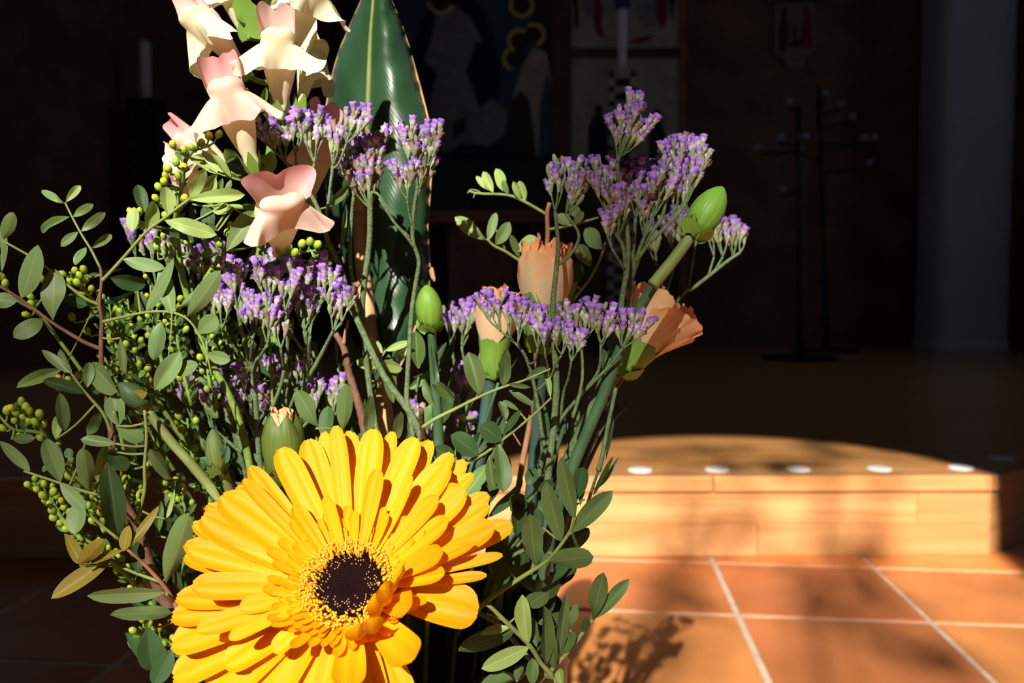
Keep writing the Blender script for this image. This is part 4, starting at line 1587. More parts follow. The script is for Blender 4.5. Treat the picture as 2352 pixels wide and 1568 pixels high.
def lim_cluster(p, cx, cy, w, h, d, bx, by, db=None, op=.6, dry=.1, fl=27, n=None, stemw=5, side=None):
    """flat topped cluster: centre px, width, height; branchlets start at bx,by"""
    db = d if db is None else db
    base = P(bx, by, db)
    en, qn = p.near(bx, by)
    if qn is not None:
        if en < 30:
            base = qn.copy()
        elif en < 220:
            p.twig(qn, base, 6, 'lim_stem')
    nr = n or max(3, int(w / 15))
    tb_ = p.t.setdefault(('stem', 'lim_stem'), Tubes())
    for k in range(nr):
        u_ = ((k + .5) / nr * 2 - 1) if nr > 1 else 0
        ex = cx + u_ * w * .5 + RND.uniform(-4, 4)
        ey = cy - h * .35 + h * .42 * u_ * u_ * RND.uniform(.2, 1) + RND.uniform(-.12, .16) * h
        dz = RND.uniform(-1, 1) * w * .38 * d / FPX
        end = P(ex, ey, d + dz)
        mid = base.lerp(end, .5) + R * RND.uniform(-.001, .001) + (U * -.0008)
        pts = [base, mid, end]
        cvp = tb_.add(pts, stemw / 2 * d / FPX, 1.6 * d / FPX, 5, 5)
        m = len(cvp)
        nf_ = max(4, min(8, int((end - base).length / d * FPX / 11)))
        for q in range(nf_):
            t_ = 1 - (q / nf_) * .58 - RND.uniform(0, .05)
            i = min(m - 2, int(t_ * (m - 1)))
            c0 = cvp[i].lerp(cvp[i + 1], t_ * (m - 1) - i)
            dr = (cvp[i + 1] - cvp[i]).normalized()
            sd_ = (R * RND.uniform(-1, 1) + U * RND.uniform(.1, .7) - F * RND.uniform(-.8, 1))
            yv = (dr * .75 + U * .35 + sd_.normalized() * RND.uniform(.25, .7)).normalized()
            L_ = fl * RND.uniform(.75, 1.2) * d / FPX
            rv = RND.random()
            top = q < nf_ * .6
            kd = 0 if (rv < op * .85 and top) else (1 if rv < op + .18 else (3 if rv > 1 - dry else 2))
            Mw = Matrix.Translation(c0) @ frame(yv, R * RND.uniform(-1, 1) - F).to_4x4() @ Matrix.Diagonal((L_ * .86, L_, L_ * .86, 1))
            inst('floret', RND.choice(FLO[kd]), p.root, Mw)


def statice(label, clusters, stems, vx, vy, d):
    p = Plant('statice_spray', label, 'flower', vx, vy, 'purple statice sprays')
    for s in stems:
        fr, pts, w0, w1 = s[:4]
        dn = s[4] if len(s) > 4 else False
        da = s[5] if len(s) > 5 else d
        db = s[6] if len(s) > 6 else da
        p.stem(fr, pts, w0, w1, da, db, 'lim_stem', dn, 7)
    for c_ in clusters:
        kw = c_[7] if len(c_) > 7 else {}
        lim_cluster(p, c_[0], c_[1], c_[2], c_[3], kw.pop('d', d), c_[4], c_[5], op=c_[6] if len(c_) > 6 else .6, **kw)
    p.done()


statice('airy purple statice spray in front of the pink snapdragons',
        [(628, 308, 90, 60, 655, 372, .35), (725, 300, 70, 50, 722, 375, .45), (690, 290, 50, 50, 678, 355, .4), (770, 315, 40, 45, 764, 380, .3), (805, 285, 40, 55, 795, 330, .2), (832, 285, 50, 50, 800, 330, .6)],
        [('m', [(655, 372), (685, 405), (710, 440), (735, 490), (752, 550), (775, 600), (790, 640), (800, 690), (830, 755), (880, 860), (940, 945), (965, 1000), (985, 1100)], 8, 19, True, .348, .372),
         ('m', [(722, 375), (712, 420), (711, 440)], 6, 7), ('m', [(678, 355), (684, 400)], 6, 7), ('m', [(764, 380), (758, 430), (748, 505), (742, 512)], 7, 8), ('m', [(795, 330), (778, 375), (764, 390)], 5, 6),
         ('m', [(762, 388), (752, 480), (748, 510)], 7, 8)], -.01, -.02, .348)
statice('dark purple statice head on a straight stem before the large glossy leaf',
        [(800, 345, 55, 60, 810, 410, .75, {'dry': .3}), (850, 350, 70, 75, 850, 440, .3, {'dry': .6}), (870, 340, 40, 60, 862, 410, .25, {'dry': .3}), (830, 410, 90, 70, 848, 480, .3, {'dry': .7}), (812, 420, 30, 50, 815, 455, .2)],
        [('m', [(850, 440), (850, 500), (848, 560), (838, 640), (832, 700), (836, 780), (850, 900), (870, 1050)], 14, 14, True, .362, .392), ('m', [(812, 452), (808, 490), (804, 560), (806, 620), (818, 680), (834, 720)], 8, 11),
         ('m', [(862, 410), (872, 450), (905, 510), (940, 545)], 6, 8)], .0, .0, .362)
statice('bright purple statice sprig with open stalks against the glossy leaf',
        [(945, 330, 50, 60, 955, 400, .55), (985, 325, 60, 60, 978, 395, .6), (930, 410, 55, 50, 935, 460, .5, {'dry': .5}), (975, 410, 40, 50, 960, 445, .3, {'dry': .3}), (928, 325, 20, 50, 940, 370, .1)],
        [('m', [(955, 400), (958, 430), (952, 470), (947, 520), (950, 560), (962, 600), (955, 650), (945, 720), (940, 800), (936, 870), (935, 925), (950, 1040)], 8, 13, True, .346, .37),
         ('m', [(978, 395), (968, 430), (958, 450), (954, 480), (957, 540)], 7, 9), ('m', [(935, 460), (940, 490), (948, 520)], 5, 7), ('m', [(870, 455), (905, 510), (935, 545), (950, 570)], 5, 9)], .01, -.02, .346)
statice('dense purple statice spray between the small lilac tufts and the fat bud',
        [(540, 640, 60, 70, 545, 705, .75), (615, 635, 70, 70, 615, 700, .75), (660, 650, 60, 70, 655, 715, .65), (505, 700, 55, 60, 510, 755, .75), (570, 715, 60, 70, 580, 780, .55), (620, 720, 60, 70, 615, 790, .45), (640, 750, 50, 50, 645, 800, .6)],
        [('m', [(545, 705), (560, 780), (580, 850), (590, 960), (600, 1080)], 9, 14, True, .345, .376), ('m', [(615, 700), (600, 790), (582, 860)], 8, 11), ('m', [(655, 715), (660, 800), (640, 900), (600, 1000)], 8, 10),
         ('m', [(510, 755), (540, 800), (560, 860)], 7, 9), ('m', [(580, 780), (582, 830)], 7, 8), ('m', [(615, 790), (590, 840)], 7, 8), ('m', [(645, 800), (655, 850)], 6, 8)], -.03, .01, .345)
statice('dense purple statice spray above the gerbera, left of the tan leaf stalk',
        [(700, 640, 70, 70, 695, 710, .75), (752, 640, 45, 60, 735, 700, .7), (650, 690, 60, 60, 660, 755, .6), (695, 690, 60, 70, 700, 760, .65), (720, 715, 50, 60, 712, 770, .55), (770, 705, 50, 60, 765, 760, .6), (795, 690, 40, 60, 785, 740, .7)],
        [('m', [(700, 760), (708, 820), (700, 880), (690, 1000)], 10, 13, True, .357, .386), ('m', [(765, 760), (745, 800), (718, 850), (700, 880)], 8, 12), ('m', [(695, 710), (700, 760)], 8, 8), ('m', [(735, 700), (712, 770)], 7, 8),
         ('m', [(785, 740), (765, 770)], 7, 8), ('m', [(660, 755), (690, 820)], 7, 8), ('m', [(712, 770), (708, 820)], 7, 8)], -.01, .015, .357)
statice('small lilac and grey statice tufts under the green pistache leaves at the left',
        [(300, 545, 36, 50, 312, 590, .6), (340, 565, 55, 45, 350, 610, .4), (385, 580, 50, 45, 385, 625, .3), (430, 600, 45, 50, 440, 650, .4), (470, 600, 65, 70, 465, 670, .55), (495, 590, 40, 50, 480, 650, .6)],
        [('m', [(312, 590), (340, 640), (400, 740), (470, 860), (540, 1000)], 6, 12, True, .37, .385), ('m', [(350, 610), (370, 680)], 6, 8), ('m', [(385, 625), (400, 730)], 6, 8), ('m', [(440, 650), (450, 760), (470, 860)], 6, 9), ('m', [(465, 670), (462, 760), (470, 850)], 7, 9), ('m', [(480, 650), (464, 690)], 6, 7)],
        -.04, .02, .37)
statice('shaded dull purple statice tufts low behind the peach-tipped bud',
        [(565, 870, 60, 55, 575, 925, .6), (640, 860, 60, 60, 655, 915, .65), (680, 845, 50, 50, 680, 900, .3), (515, 900, 55, 60, 520, 960, .5, {'dry': .3}), (480, 930, 50, 60, 490, 985, .5, {'dry': .4}), (540, 940, 50, 60, 545, 1000, .4, {'dry': .4}), (720, 910, 40, 50, 715, 960, .5), (770, 915, 40, 50, 765, 960, .5),
         (430, 900, 50, 60, 440, 960, .4, {'dry': .4}), (600, 930, 50, 60, 605, 990, .4, {'dry': .4})],
        [('m', [(655, 915), (658, 980), (665, 1100)], 9, 12, True, .380, .40), ('m', [(575, 925), (590, 1000), (640, 1120)], 8, 11), ('m', [(680, 900), (665, 960)], 7, 9), ('m', [(520, 960), (560, 1040), (600, 1120)], 8, 10), ('m', [(490, 985), (540, 1060)], 7, 9), ('m', [(545, 1000), (570, 1060)], 7, 8), ('m', [(715, 960), (690, 1020)], 7, 8), ('m', [(765, 960), (730, 1040)], 7, 8), ('m', [(440, 960), (500, 1060)], 7, 8), ('m', [(605, 990), (600, 1060)], 7, 8)],
        -.02, .03, .380)
statice('tall purple statice spray crowned by a pointed tuft, above the brown cut twig',
        [(1440, 285, 85, 75, 1418, 375, .75, {'fl': 25}), (1455, 250, 40, 50, 1440, 300, .7), (1480, 310, 45, 50, 1430, 365, .6), (1275, 410, 55, 70, 1275, 485, .6), (1325, 410, 45, 70, 1300, 490, .65), (1330, 450, 40, 60, 1300, 500, .35),
         (1375, 410, 70, 70, 1395, 490, .75), (1395, 520, 40, 50, 1405, 570, .6, {'dry': .4}), (1420, 470, 60, 60, 1430, 540, .4, {'dry': .5})],
        [('m', [(1418, 375), (1422, 430), (1440, 520), (1442, 600), (1430, 680), (1418, 760), (1400, 830), (1360, 930), (1300, 1060), (1260, 1200)], 9, 20, True, .339, .372), ('m', [(1275, 485), (1282, 560), (1278, 620), (1270, 700), (1272, 780), (1278, 900), (1262, 1060), (1240, 1180)], 9, 19, True, .332, .366),
         ('m', [(1300, 490), (1330, 540), (1310, 585), (1284, 608)], 7, 9, False, .339, .333), ('m', [(1395, 490), (1410, 530), (1432, 570), (1440, 640)], 8, 11), ('m', [(1405, 570), (1425, 620)], 6, 8), ('m', [(1440, 300), (1425, 360)], 7, 8)],
        .05, -.01, .339)
statice('broad flat-topped purple statice spray beside the leaning green bud',
        [(1430, 415, 80, 70, 1425, 500, .8), (1480, 415, 80, 70, 1460, 500, .8), (1525, 420, 60, 70, 1500, 500, .7), (1540, 365, 60, 70, 1530, 450, .7), (1565, 345, 45, 60, 1550, 420, .75), (1600, 385, 60, 80, 1575, 470, .65), (1615, 370, 40, 60, 1590, 430, .65), (1560, 420, 70, 70, 1540, 490, .6), (1490, 470, 60, 60, 1470, 540, .4, {'dry': .4})],
        [('m', [(1425, 500), (1438, 580), (1448, 660), (1440, 750), (1410, 850), (1360, 960), (1300, 1090), (1265, 1220)], 8, 18, True, .360, .392), ('m', [(1460, 500), (1455, 570), (1447, 650)], 8, 11), ('m', [(1500, 500), (1470, 570), (1450, 640), (1442, 700)], 8, 11), ('m', [(1530, 450), (1520, 500), (1480, 560), (1450, 640)], 8, 12),
         ('m', [(1575, 470), (1540, 510), (1490, 560), (1460, 600)], 8, 11), ('m', [(1550, 420), (1530, 470)], 6, 8), ('m', [(1590, 430), (1570, 480)], 6, 8)],
        .057, .012, .360)
statice('low purple statice spray crossing in front of the peach carnations',
        [(1128, 710, 60, 55, 1150, 760, .55), (1168, 720, 36, 60, 1170, 770, .65), (1195, 735, 36, 50, 1190, 785, .75), (1212, 715, 24, 50, 1200, 765, .6), (1240, 748, 55, 55, 1235, 800, .6), (1250, 780, 30, 40, 1252, 815, .8, {'n': 2}), (1290, 775, 40, 55, 1290, 815, .7, {'n': 3}), (1310, 730, 50, 50, 1325, 780, .55),
         (1350, 735, 60, 55, 1340, 785, .75), (1385, 740, 50, 50, 1380, 790, .6), (1400, 755, 30, 50, 1388, 800, .7), (1315, 795, 30, 50, 1312, 830, .8, {'n': 3}), (1440, 755, 40, 50, 1430, 800, .65), (1475, 760, 50, 50, 1445, 800, .6)],
        [('m', [(1150, 760), (1195, 800), (1215, 840), (1230, 900), (1245, 1000), (1250, 1100)], 6, 12, True, .344, .374), ('m', [(1235, 800), (1228, 830), (1215, 835)], 5, 6), ('m', [(1325, 780), (1335, 800), (1338, 860), (1330, 910), (1315, 960)], 6, 9), ('m', [(1340, 785), (1337, 810)], 6, 6),
         ('m', [(1380, 790), (1375, 850), (1340, 900), (1290, 960), (1250, 1040), (1235, 1120)], 6, 12), ('m', [(1430, 800), (1400, 840), (1340, 900), (1320, 915)], 7, 9), ('m', [(1312, 830), (1305, 870), (1295, 900), (1280, 960)], 5, 8), ('m', [(1290, 815), (1275, 840), (1262, 870), (1240, 900)], 5, 7), ('m', [(1252, 815), (1258, 840), (1262, 870)], 4, 5), ('m', [(1170, 770), (1180, 790)], 4, 5), ('m', [(1190, 785), (1196, 800)], 4, 5)],
        .03, -.03, .344)
statice('sparse pale purple statice side branch reaching out under the leaning green bud',
        [(1540, 530, 50, 60, 1555, 590, .45), (1565, 510, 36, 50, 1570, 560, .5), (1625, 530, 30, 50, 1640, 590, .3, {'n': 2}), (1655, 535, 40, 55, 1660, 590, .45, {'n': 3}), (1685, 545, 45, 45, 1685, 592, .5), (1706, 552, 30, 36, 1700, 580, .7, {'n': 2}), (1500, 560, 40, 50, 1510, 610, .2)],
        [('m', [(1700, 580), (1670, 600), (1630, 632), (1590, 662), (1570, 672), (1500, 760), (1440, 850), (1380, 950), (1300, 1100)], 7, 13, True, .432, .435), ('m', [(1640, 590), (1625, 630)], 5, 6), ('m', [(1660, 590), (1640, 622)], 5, 6), ('m', [(1600, 545), (1595, 580), (1585, 640), (1582, 665)], 5, 6),
         ('m', [(1555, 590), (1540, 640), (1520, 700), (1490, 770)], 6, 9), ('m', [(1570, 560), (1550, 600)], 5, 6), ('m', [(1510, 610), (1500, 680), (1480, 780)], 5, 7)], .05, .06, .432)
statice('small pale lilac statice tuft beside the upright light green bud',
        [(1035, 745, 40, 50, 1035, 790, .55), (1072, 745, 40, 50, 1060, 795, .6), (1080, 720, 24, 50, 1075, 770, .4, {'n': 2}), (1060, 880, 40, 50, 1058, 930, .45), (1085, 900, 30, 50, 1075, 940, .5), (962, 835, 16, 36, 962, 860, .5, {'n': 1}), (1040, 930, 40, 50, 1042, 975, .3), (1070, 975, 40, 50, 1066, 1020, .4), (960, 960, 40, 60, 965, 1010, .5), (1000, 1000, 40, 50, 1000, 1045, .5)],
        [('m', [(1035, 790), (1045, 840), (1055, 880), (1068, 960), (1070, 1060)], 7, 11, True, .408, .42), ('m', [(1060, 795), (1068, 850), (1072, 940)], 6, 8), ('m', [(1075, 770), (1062, 800)], 5, 6), ('m', [(1058, 930), (1062, 1000)], 6, 8), ('m', [(1075, 940), (1070, 1000)], 5, 6), ('m', [(962, 860), (955, 920), (962, 1010), (970, 1080)], 5, 8), ('m', [(1042, 975), (1050, 1040)], 5, 7), ('m', [(1000, 1045), (1020, 1100)], 5, 7), ('m', [(965, 1010), (975, 1080)], 5, 7)],
        .02, .055, .408)


# ------------------------------------------------------------------ pistache branches
def branch(label, stems, leaves, vx, vy, d, key='pistache', name='pistache_branch'):
    p = Plant(name, label, 'foliage', vx, vy, 'leafy pistache branches')
    for s in stems:
        fr, pts, w0, w1, k = s[:5]
        dn = s[5] if len(s) > 5 else False
        da = s[6] if len(s) > 6 else d
        db = s[7] if len(s) > 7 else da
        p.stem(fr, pts, w0, w1, da, db, k, dn, 8)
    for l in leaves:
        kk = l[6] if len(l) > 6 else key
        dd = l[7] if len(l) > 7 else d
        dt = dd + RND.uniform(-.006, .006)
        en, qn = p.near(*cv(l[0], l[1], l[2]))
        db = dd
        if qn is not None:
            if en < 26:
                db = proj(qn)[2] - .0006
            elif en < 220:
                p.twig(qn, CP(l[0], l[1], l[2], dd), 5, 'green_stem')
        leaf(p.root, l[0], l[1], l[2], l[3], l[4], l[5], db, dt, kk)
    p.done()
    return p


dA = .325
branch('leafy pistache branch with brown woody stem rising at the left edge of the bouquet',
       [('4', [(585, 600), (590, 680), (578, 800), (592, 900), (588, 1010), (590, 1150), (610, 1300), (628, 1400), (640, 1500), (665, 1640)], 16, 40, 'brown_stem', False, dA, dA),
        ('5', [(545, 190), (556, 300), (560, 420), (592, 560), (625, 660), (680, 760), (715, 860), (745, 960), (790, 1080), (840, 1170), (950, 1300)], 26, 62, 'brown_stem', True, dA, .34),
        ('4', [(378, 215), (420, 300), (480, 410), (530, 490), (585, 600)], 11, 16, 'green_stem'),
        ('4', [(1105, 190), (955, 305), (850, 385), (730, 520), (640, 620), (590, 672)], 16, 22, 'green_stem', False, .322, dA),
        ('4', [(1228, 1220), (1200, 1090), (1150, 970), (1080, 885), (980, 850), (850, 852), (720, 878), (605, 908)], 9, 20, 'green_stem', False, .318, dA),
        ('4', [(990, 880), (992, 1000), (975, 1140)], 10, 8, 'green_stem', False, .319, .319),
        ('4', [(20, 440), (150, 512), (250, 575), (400, 700), (500, 775), (572, 812)], 14, 20, 'green_stem', False, .318, dA),
        ('4', [(-20, 690), (120, 775), (300, 910), (420, 985), (500, 1030), (575, 1068)], 16, 26, 'brown_stem', False, .316, dA),
        ('4', [(572, 700), (560, 790), (500, 920), (445, 1030), (405, 1110), (370, 1220)], 9, 9, 'green_stem', False, .332, .336),
        ('4', [(410, 1200), (490, 1310), (600, 1440), (660, 1560)], 13, 22, 'green_stem', False, .317, .32),
        ('5', [(570, 200), (600, 300), (622, 420), (610, 510), (600, 545)], 18, 22, 'green_stem', False, .318, .322)],
       [('4', 370, 218, 238, 142, 42, 'pistache'), ('4', 382, 212, 468, 110, 46, 'pistache_lit'), ('4', 405, 298, 218, 380, 46), ('4', 422, 297, 540, 222, 46), ('4', 455, 385, 350, 468, 50), ('4', 472, 382, 612, 270, 56), ('4', 500, 475, 435, 572, 50), ('4', 530, 480, 655, 397, 48),
        ('4', 1105, 190, 1190, 20, 78, 'pistache_lit', .322), ('4', 1105, 198, 1416, 165, 74, 'pistache_lit', .322), ('4', 975, 285, 970, 118, 88, 'pistache_lit', .323), ('4', 955, 315, 1255, 400, 88, 'pistache_lit', .322), ('4', 850, 378, 905, 205, 84, 'pistache_lit', .324), ('4', 845, 285, 800, 105, 72, 'pistache_dk', .33), ('4', 715, 545, 960, 602, 82, 'pistache', .321), ('4', 765, 385, 812, 300, 60, 'pistache_lit', .326),
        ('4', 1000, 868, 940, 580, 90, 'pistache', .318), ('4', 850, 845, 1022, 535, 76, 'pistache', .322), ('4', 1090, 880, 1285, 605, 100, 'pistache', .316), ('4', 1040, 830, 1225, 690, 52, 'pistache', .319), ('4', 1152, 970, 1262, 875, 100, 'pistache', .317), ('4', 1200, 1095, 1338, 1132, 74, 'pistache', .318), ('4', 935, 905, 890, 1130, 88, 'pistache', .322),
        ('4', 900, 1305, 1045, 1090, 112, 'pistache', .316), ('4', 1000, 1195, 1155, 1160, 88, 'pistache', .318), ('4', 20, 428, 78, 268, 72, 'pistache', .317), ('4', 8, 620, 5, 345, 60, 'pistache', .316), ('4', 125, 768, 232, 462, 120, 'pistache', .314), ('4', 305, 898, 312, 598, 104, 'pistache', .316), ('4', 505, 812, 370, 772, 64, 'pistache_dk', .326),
        ('4', 98, 790, -40, 780, 92, 'pistache', .315), ('4', 252, 895, 78, 998, 100, 'pistache', .316), ('4', 352, 1185, 110, 1278, 78, 'pistache_lit', .318), ('4', 420, 1208, 245, 1075, 54, 'pistache', .318), ('4', 415, 1195, 330, 1060, 42, 'pistache', .32), ('4', 495, 1325, 255, 1240, 68, 'pistache_dk', .317), ('4', 505, 1290, 522, 1138, 62, 'pistache', .318),
        ('4', 345, 1312, 378, 1542, 74, 'pistache', .317), ('4', 325, 1590, 352, 1440, 58, 'pistache_lit', .32), ('4', 530, 1148, 662, 1312, 112, 'pistache', .318), ('4', 700, 1002, 722, 1212, 50, 'pistache', .324), ('4', 692, 1512, 655, 1330, 104, 'pistache', .316), ('4', 560, 1330, 580, 1240, 60, 'pistache_dk', .322), ('4', 800, 730, 835, 850, 70, 'pistache_dk', .33), ('4', 610, 800, 790, 735, 40, 'pistache_dk', .33), ('4', 500, 640, 720, 600, 30, 'pistache_dk', .335), ('4', 640, 650, 850, 700, 90, 'pistache_dk', .336)],
       -.06, -.02, dA)
branch('lower leafy pistache twigs drooping left with yellowing young sprout',
       [('5', [(120, 505), (300, 565), (400, 600), (495, 625)], 12, 16, 'green_stem', False, .312, .318), ('5', [(420, 690), (500, 770), (600, 850)], 14, 16, 'green_stem', False, .314, .318),
        ('5', [(725, 200), (735, 330), (725, 480), (725, 600), (690, 740), (680, 760)], 16, 20, 'green_stem', False, .314, .322),
        ('5', [(635, 895), (700, 950), (760, 1010), (830, 1090), (880, 1170), (960, 1300)], 14, 26, 'rust_stem', True, .308, .325), ('5', [(560, 950), (640, 1000), (770, 1090)], 14, 18, 'green_stem', False, .318, .322),
        ('5', [(495, 625), (560, 680), (640, 760)], 14, 16, 'green_stem', False, .318, .324), ('5', [(835, 1118), (870, 1150)], 14, 16, 'green_stem')],
       [('5', 150, 505, 0, 355, 58), ('5', 302, 560, 230, 345, 88), ('5', 450, 605, 412, 383, 78), ('5', 300, 562, 432, 705, 62), ('5', 395, 648, 375, 820, 84), ('5', 592, 832, 545, 490, 112, 'pistache_dk', .308), ('5', 490, 562, 528, 370, 64, 'pistache_lit', .322), ('5', 582, 368, 402, 345, 54),
        ('5', 580, 280, 722, 352, 78), ('5', 440, 325, 505, 215, 60), ('5', 550, 400, 632, 505, 88, 'pistache_dk', .316), ('5', 750, 395, 852, 545, 66, 'pistache', .322), ('5', 835, 745, 880, 592, 26, 'pistache_lit', .322), ('5', 650, 880, 802, 678, 48, 'olive', .308), ('5', 618, 908, 645, 778, 56, 'olive', .306), ('5', 400, 978, 522, 840, 74, 'olive', .306),
        ('5', 565, 938, 255, 1142, 84, 'olive', .304), ('5', 408, 972, 328, 820, 62, 'olive', .31), ('5', 622, 902, 440, 968, 40, 'olive', .305), ('5', 835, 1068, 945, 702, 104, 'pistache', .300), ('5', 825, 1112, 435, 1135, 78, 'pistache', .300), ('5', 865, 1215, 555, 1222, 78, 'pistache', .300), ('5', 740, 1290, 768, 1510, 124, 'pistache_dk', .33), ('5', 865, 1395, 770, 1580, 96, 'pistache_dk', .33), ('5', 690, 1020, 690, 860, 64, 'pistache_dk', .322),
        ('5', 640, 480, 720, 560, 70, 'pistache_dk', .33), ('5', 880, 1000, 930, 1130, 60, 'pistache_dk', .325)],
       -.06, -.04, .312)
branch('pistache twig with narrow leaves in a sunlit green below the pink snapdragon mouth',
       [('c', [(1290, 570), (1200, 545), (1060, 500), (960, 440)], 22, 12, 'green_stem', False, .336, .332), ('c', [(1290, 570), (1360, 640), (1500, 900)], 22, 26, 'green_stem', True, .336, .36), ('c', [(1140, 795), (1300, 895)], 14, 20, 'green_stem', False, .345, .35)],
       [('c', 1060, 495, 775, 275, 115, 'pistache_lit'), ('c', 1120, 500, 905, 285, 70, 'pistache_lit'), ('c', 1190, 540, 1005, 300, 75, 'pistache_lit'), ('c', 1060, 505, 880, 640, 75, 'pistache_lit'), ('c', 1040, 540, 975, 720, 70, 'pistache_lit'), ('c', 1110, 545, 1060, 690, 60, 'pistache'), ('c', 1190, 560, 1140, 690, 50, 'pistache'), ('c', 1390, 500, 1130, 385, 150, 'pistache_dk', .352),
        ('c', 1190, 840, 1010, 870, 95, 'pistache_lit', .344), ('c', 1150, 1250, 1420, 860, 170, 'pistache', .335), ('c', 1020, 1060, 920, 820, 120, 'pistache_dk', .345), ('c', 800, 800, 820, 950, 60, 'pistache_dk', .35), ('c', 1060, 1060, 940, 980, 50, 'pistache', .345), ('c', 500, 1060, 960, 1120, 90, 'pistache_dk', .345),
        ('c', 1300, 1150, 1380, 1000, 60, 'pistache_dk', .345), ('1', 1090, 1240, 1205, 1112, 54, 'pistache', .37), ('1', 1155, 1510, 1190, 1220, 30, 'pistache', .365), ('1', 1120, 1555, 1058, 1455, 80, 'pistache_dk', .36)],
       -.03, .0, .332)
branch('small pistache sprig with four leaflets in a sunlit green low on the glossy leaf',
       [('8', [(1520, 800), (1470, 900), (1410, 1030), (1420, 1200)], 16, 20, 'green_stem', True, .385, .40)],
       [('8', 1500, 815, 1395, 700, 66, 'pistache_lit'), ('8', 1520, 800, 1702, 735, 54, 'pistache_lit'), ('8', 1452, 925, 1322, 870, 80, 'pistache_lit'), ('8', 1480, 888, 1652, 915, 82, 'pistache_lit'), ('8', 1420, 1010, 1470, 960, 50, 'pistache_dk')],
       -.02, .02, .385)
branch('brown cut pistache twig with light green leaflets above the upright peach carnation',
       [('3', [(588, 595), (575, 650), (578, 740), (575, 800), (560, 1000), (530, 1200), (520, 1400), (516, 1568)], 22, 30, 'rust_stem', True, .405, .418), ('3', [(170, 535), (230, 548), (370, 555), (460, 590), (565, 655)], 12, 18, 'green_stem'), ('3', [(600, 735), (700, 710), (840, 670)], 16, 10, 'green_stem'),
        ('3', [(265, 780), (300, 815), (360, 845), (430, 890), (560, 960)], 14, 18, 'green_stem'), ('3', [(165, 548), (180, 528), (215, 532), (240, 548)], 6, 8, 'green_stem'), ('3', [(195, 570), (205, 550), (230, 548)], 6, 8, 'green_stem'), ('3', [(875, 800), (850, 880), (790, 990), (700, 1110), (640, 1250)], 12, 16, 'green_stem', False, .400, .415)],
       [('3', 462, 585, 430, 482, 48, 'pistache_lit'), ('3', 440, 578, 402, 488, 38, 'pistache_lit'), ('3', 375, 552, 345, 480, 30, 'pistache'), ('3', 372, 550, 308, 418, 46, 'pistache_lit'), ('3', 297, 542, 245, 433, 46, 'pistache_lit'), ('3', 272, 530, 208, 456, 28, 'pistache_lit'), ('3', 262, 788, 98, 668, 62, 'pistache_lit'), ('3', 270, 792, 312, 643, 46, 'pistache'), ('3', 312, 812, 382, 698, 64, 'pistache'),
        ('3', 432, 875, 388, 757, 38, 'pistache'), ('3', 418, 842, 528, 778, 68, 'pistache_lit'), ('3', 362, 842, 308, 725, 16, 'pistache'), ('3', 690, 712, 628, 652, 56, 'pistache'), ('3', 745, 662, 695, 620, 54, 'pistache'), ('3', 715, 705, 760, 640, 40, 'pistache'), ('3', 858, 832, 768, 728, 78, 'pistache'), ('3', 798, 922, 738, 810, 68, 'pistache'), ('3', 705, 1002, 745, 910, 92, 'pistache_dk'), ('3', 682, 1132, 722, 960, 54, 'pistache_lit')],
       .04, .055, .405)
branch('pistache twig crossing right above the gerbera with rounded leaflets',
       [('7', [(540, 95), (415, 150), (320, 180), (210, 225), (100, 280), (0, 330), (-60, 370)], 10, 20, 'green_stem', False, .315, .325), ('8', [(1780, 1220), (1785, 1330), (1800, 1450), (1820, 1600)], 36, 44, 'brown_stem', True, .325, .35),
        ('7', [(545, 230), (450, 320), (320, 425), (235, 490), (150, 540), (60, 620)], 10, 18, 'green_stem', False, .312, .325), ('7', [(360, 400), (400, 455)], 8, 10, 'rust_stem'), ('8', [(1020, 1360), (1120, 1362), (1180, 1390), (1240, 1500)], 16, 18, 'green_stem', False, .30, .31)],
       [('7', 210, 218, 158, 18, 88, 'pistache_deep', .314), ('7', 320, 178, 335, 3, 62, 'pistache_deep', .314), ('7', 92, 242, 0, 163, 48, 'pistache_dk', .318), ('7', 345, 195, 462, 270, 34, 'pistache_deep'), ('7', 447, 182, 345, 168, 24, 'pistache_deep'), ('7', 330, 342, 308, 243, 38, 'pistache_deep'), ('7', 392, 292, 315, 243, 24, 'pistache_deep'), ('7', 420, 150, 520, 88, 40, 'pistache_dk'),
        ('7', 312, 432, 213, 358, 92, 'pistache_dk', .31), ('7', 202, 502, 78, 405, 96, 'pistache_dk', .31), ('7', 95, 512, -10, 468, 74, 'pistache_dk', .305), ('7', 290, 440, 328, 672, 72, 'pistache_deep', .315), ('7', 255, 500, 268, 665, 44, 'pistache_deep', .32), ('7', 540, 232, 522, 112, 28, 'pistache_lit'), ('7', 320, 400, 400, 290, 36, 'pistache_dk'), ('7', 230, 460, 330, 400, 24, 'pistache_dk'),
        ('8', 1215, 1372, 1240, 1033, 110, 'pistache_deep', .305), ('8', 1395, 1405, 1415, 1122, 90, 'pistache_deep', .305), ('8', 1590, 1455, 1632, 1238, 80, 'pistache_deep', .31), ('8', 1035, 1352, 878, 1083, 110, 'pistache_deep', .302), ('8', 1880, 1212, 1788, 1003, 64, 'pistache_deep', .32), ('8', 2012, 1182, 1858, 1033, 60, 'pistache_deep', .318)],
       .0, -.05, .316)
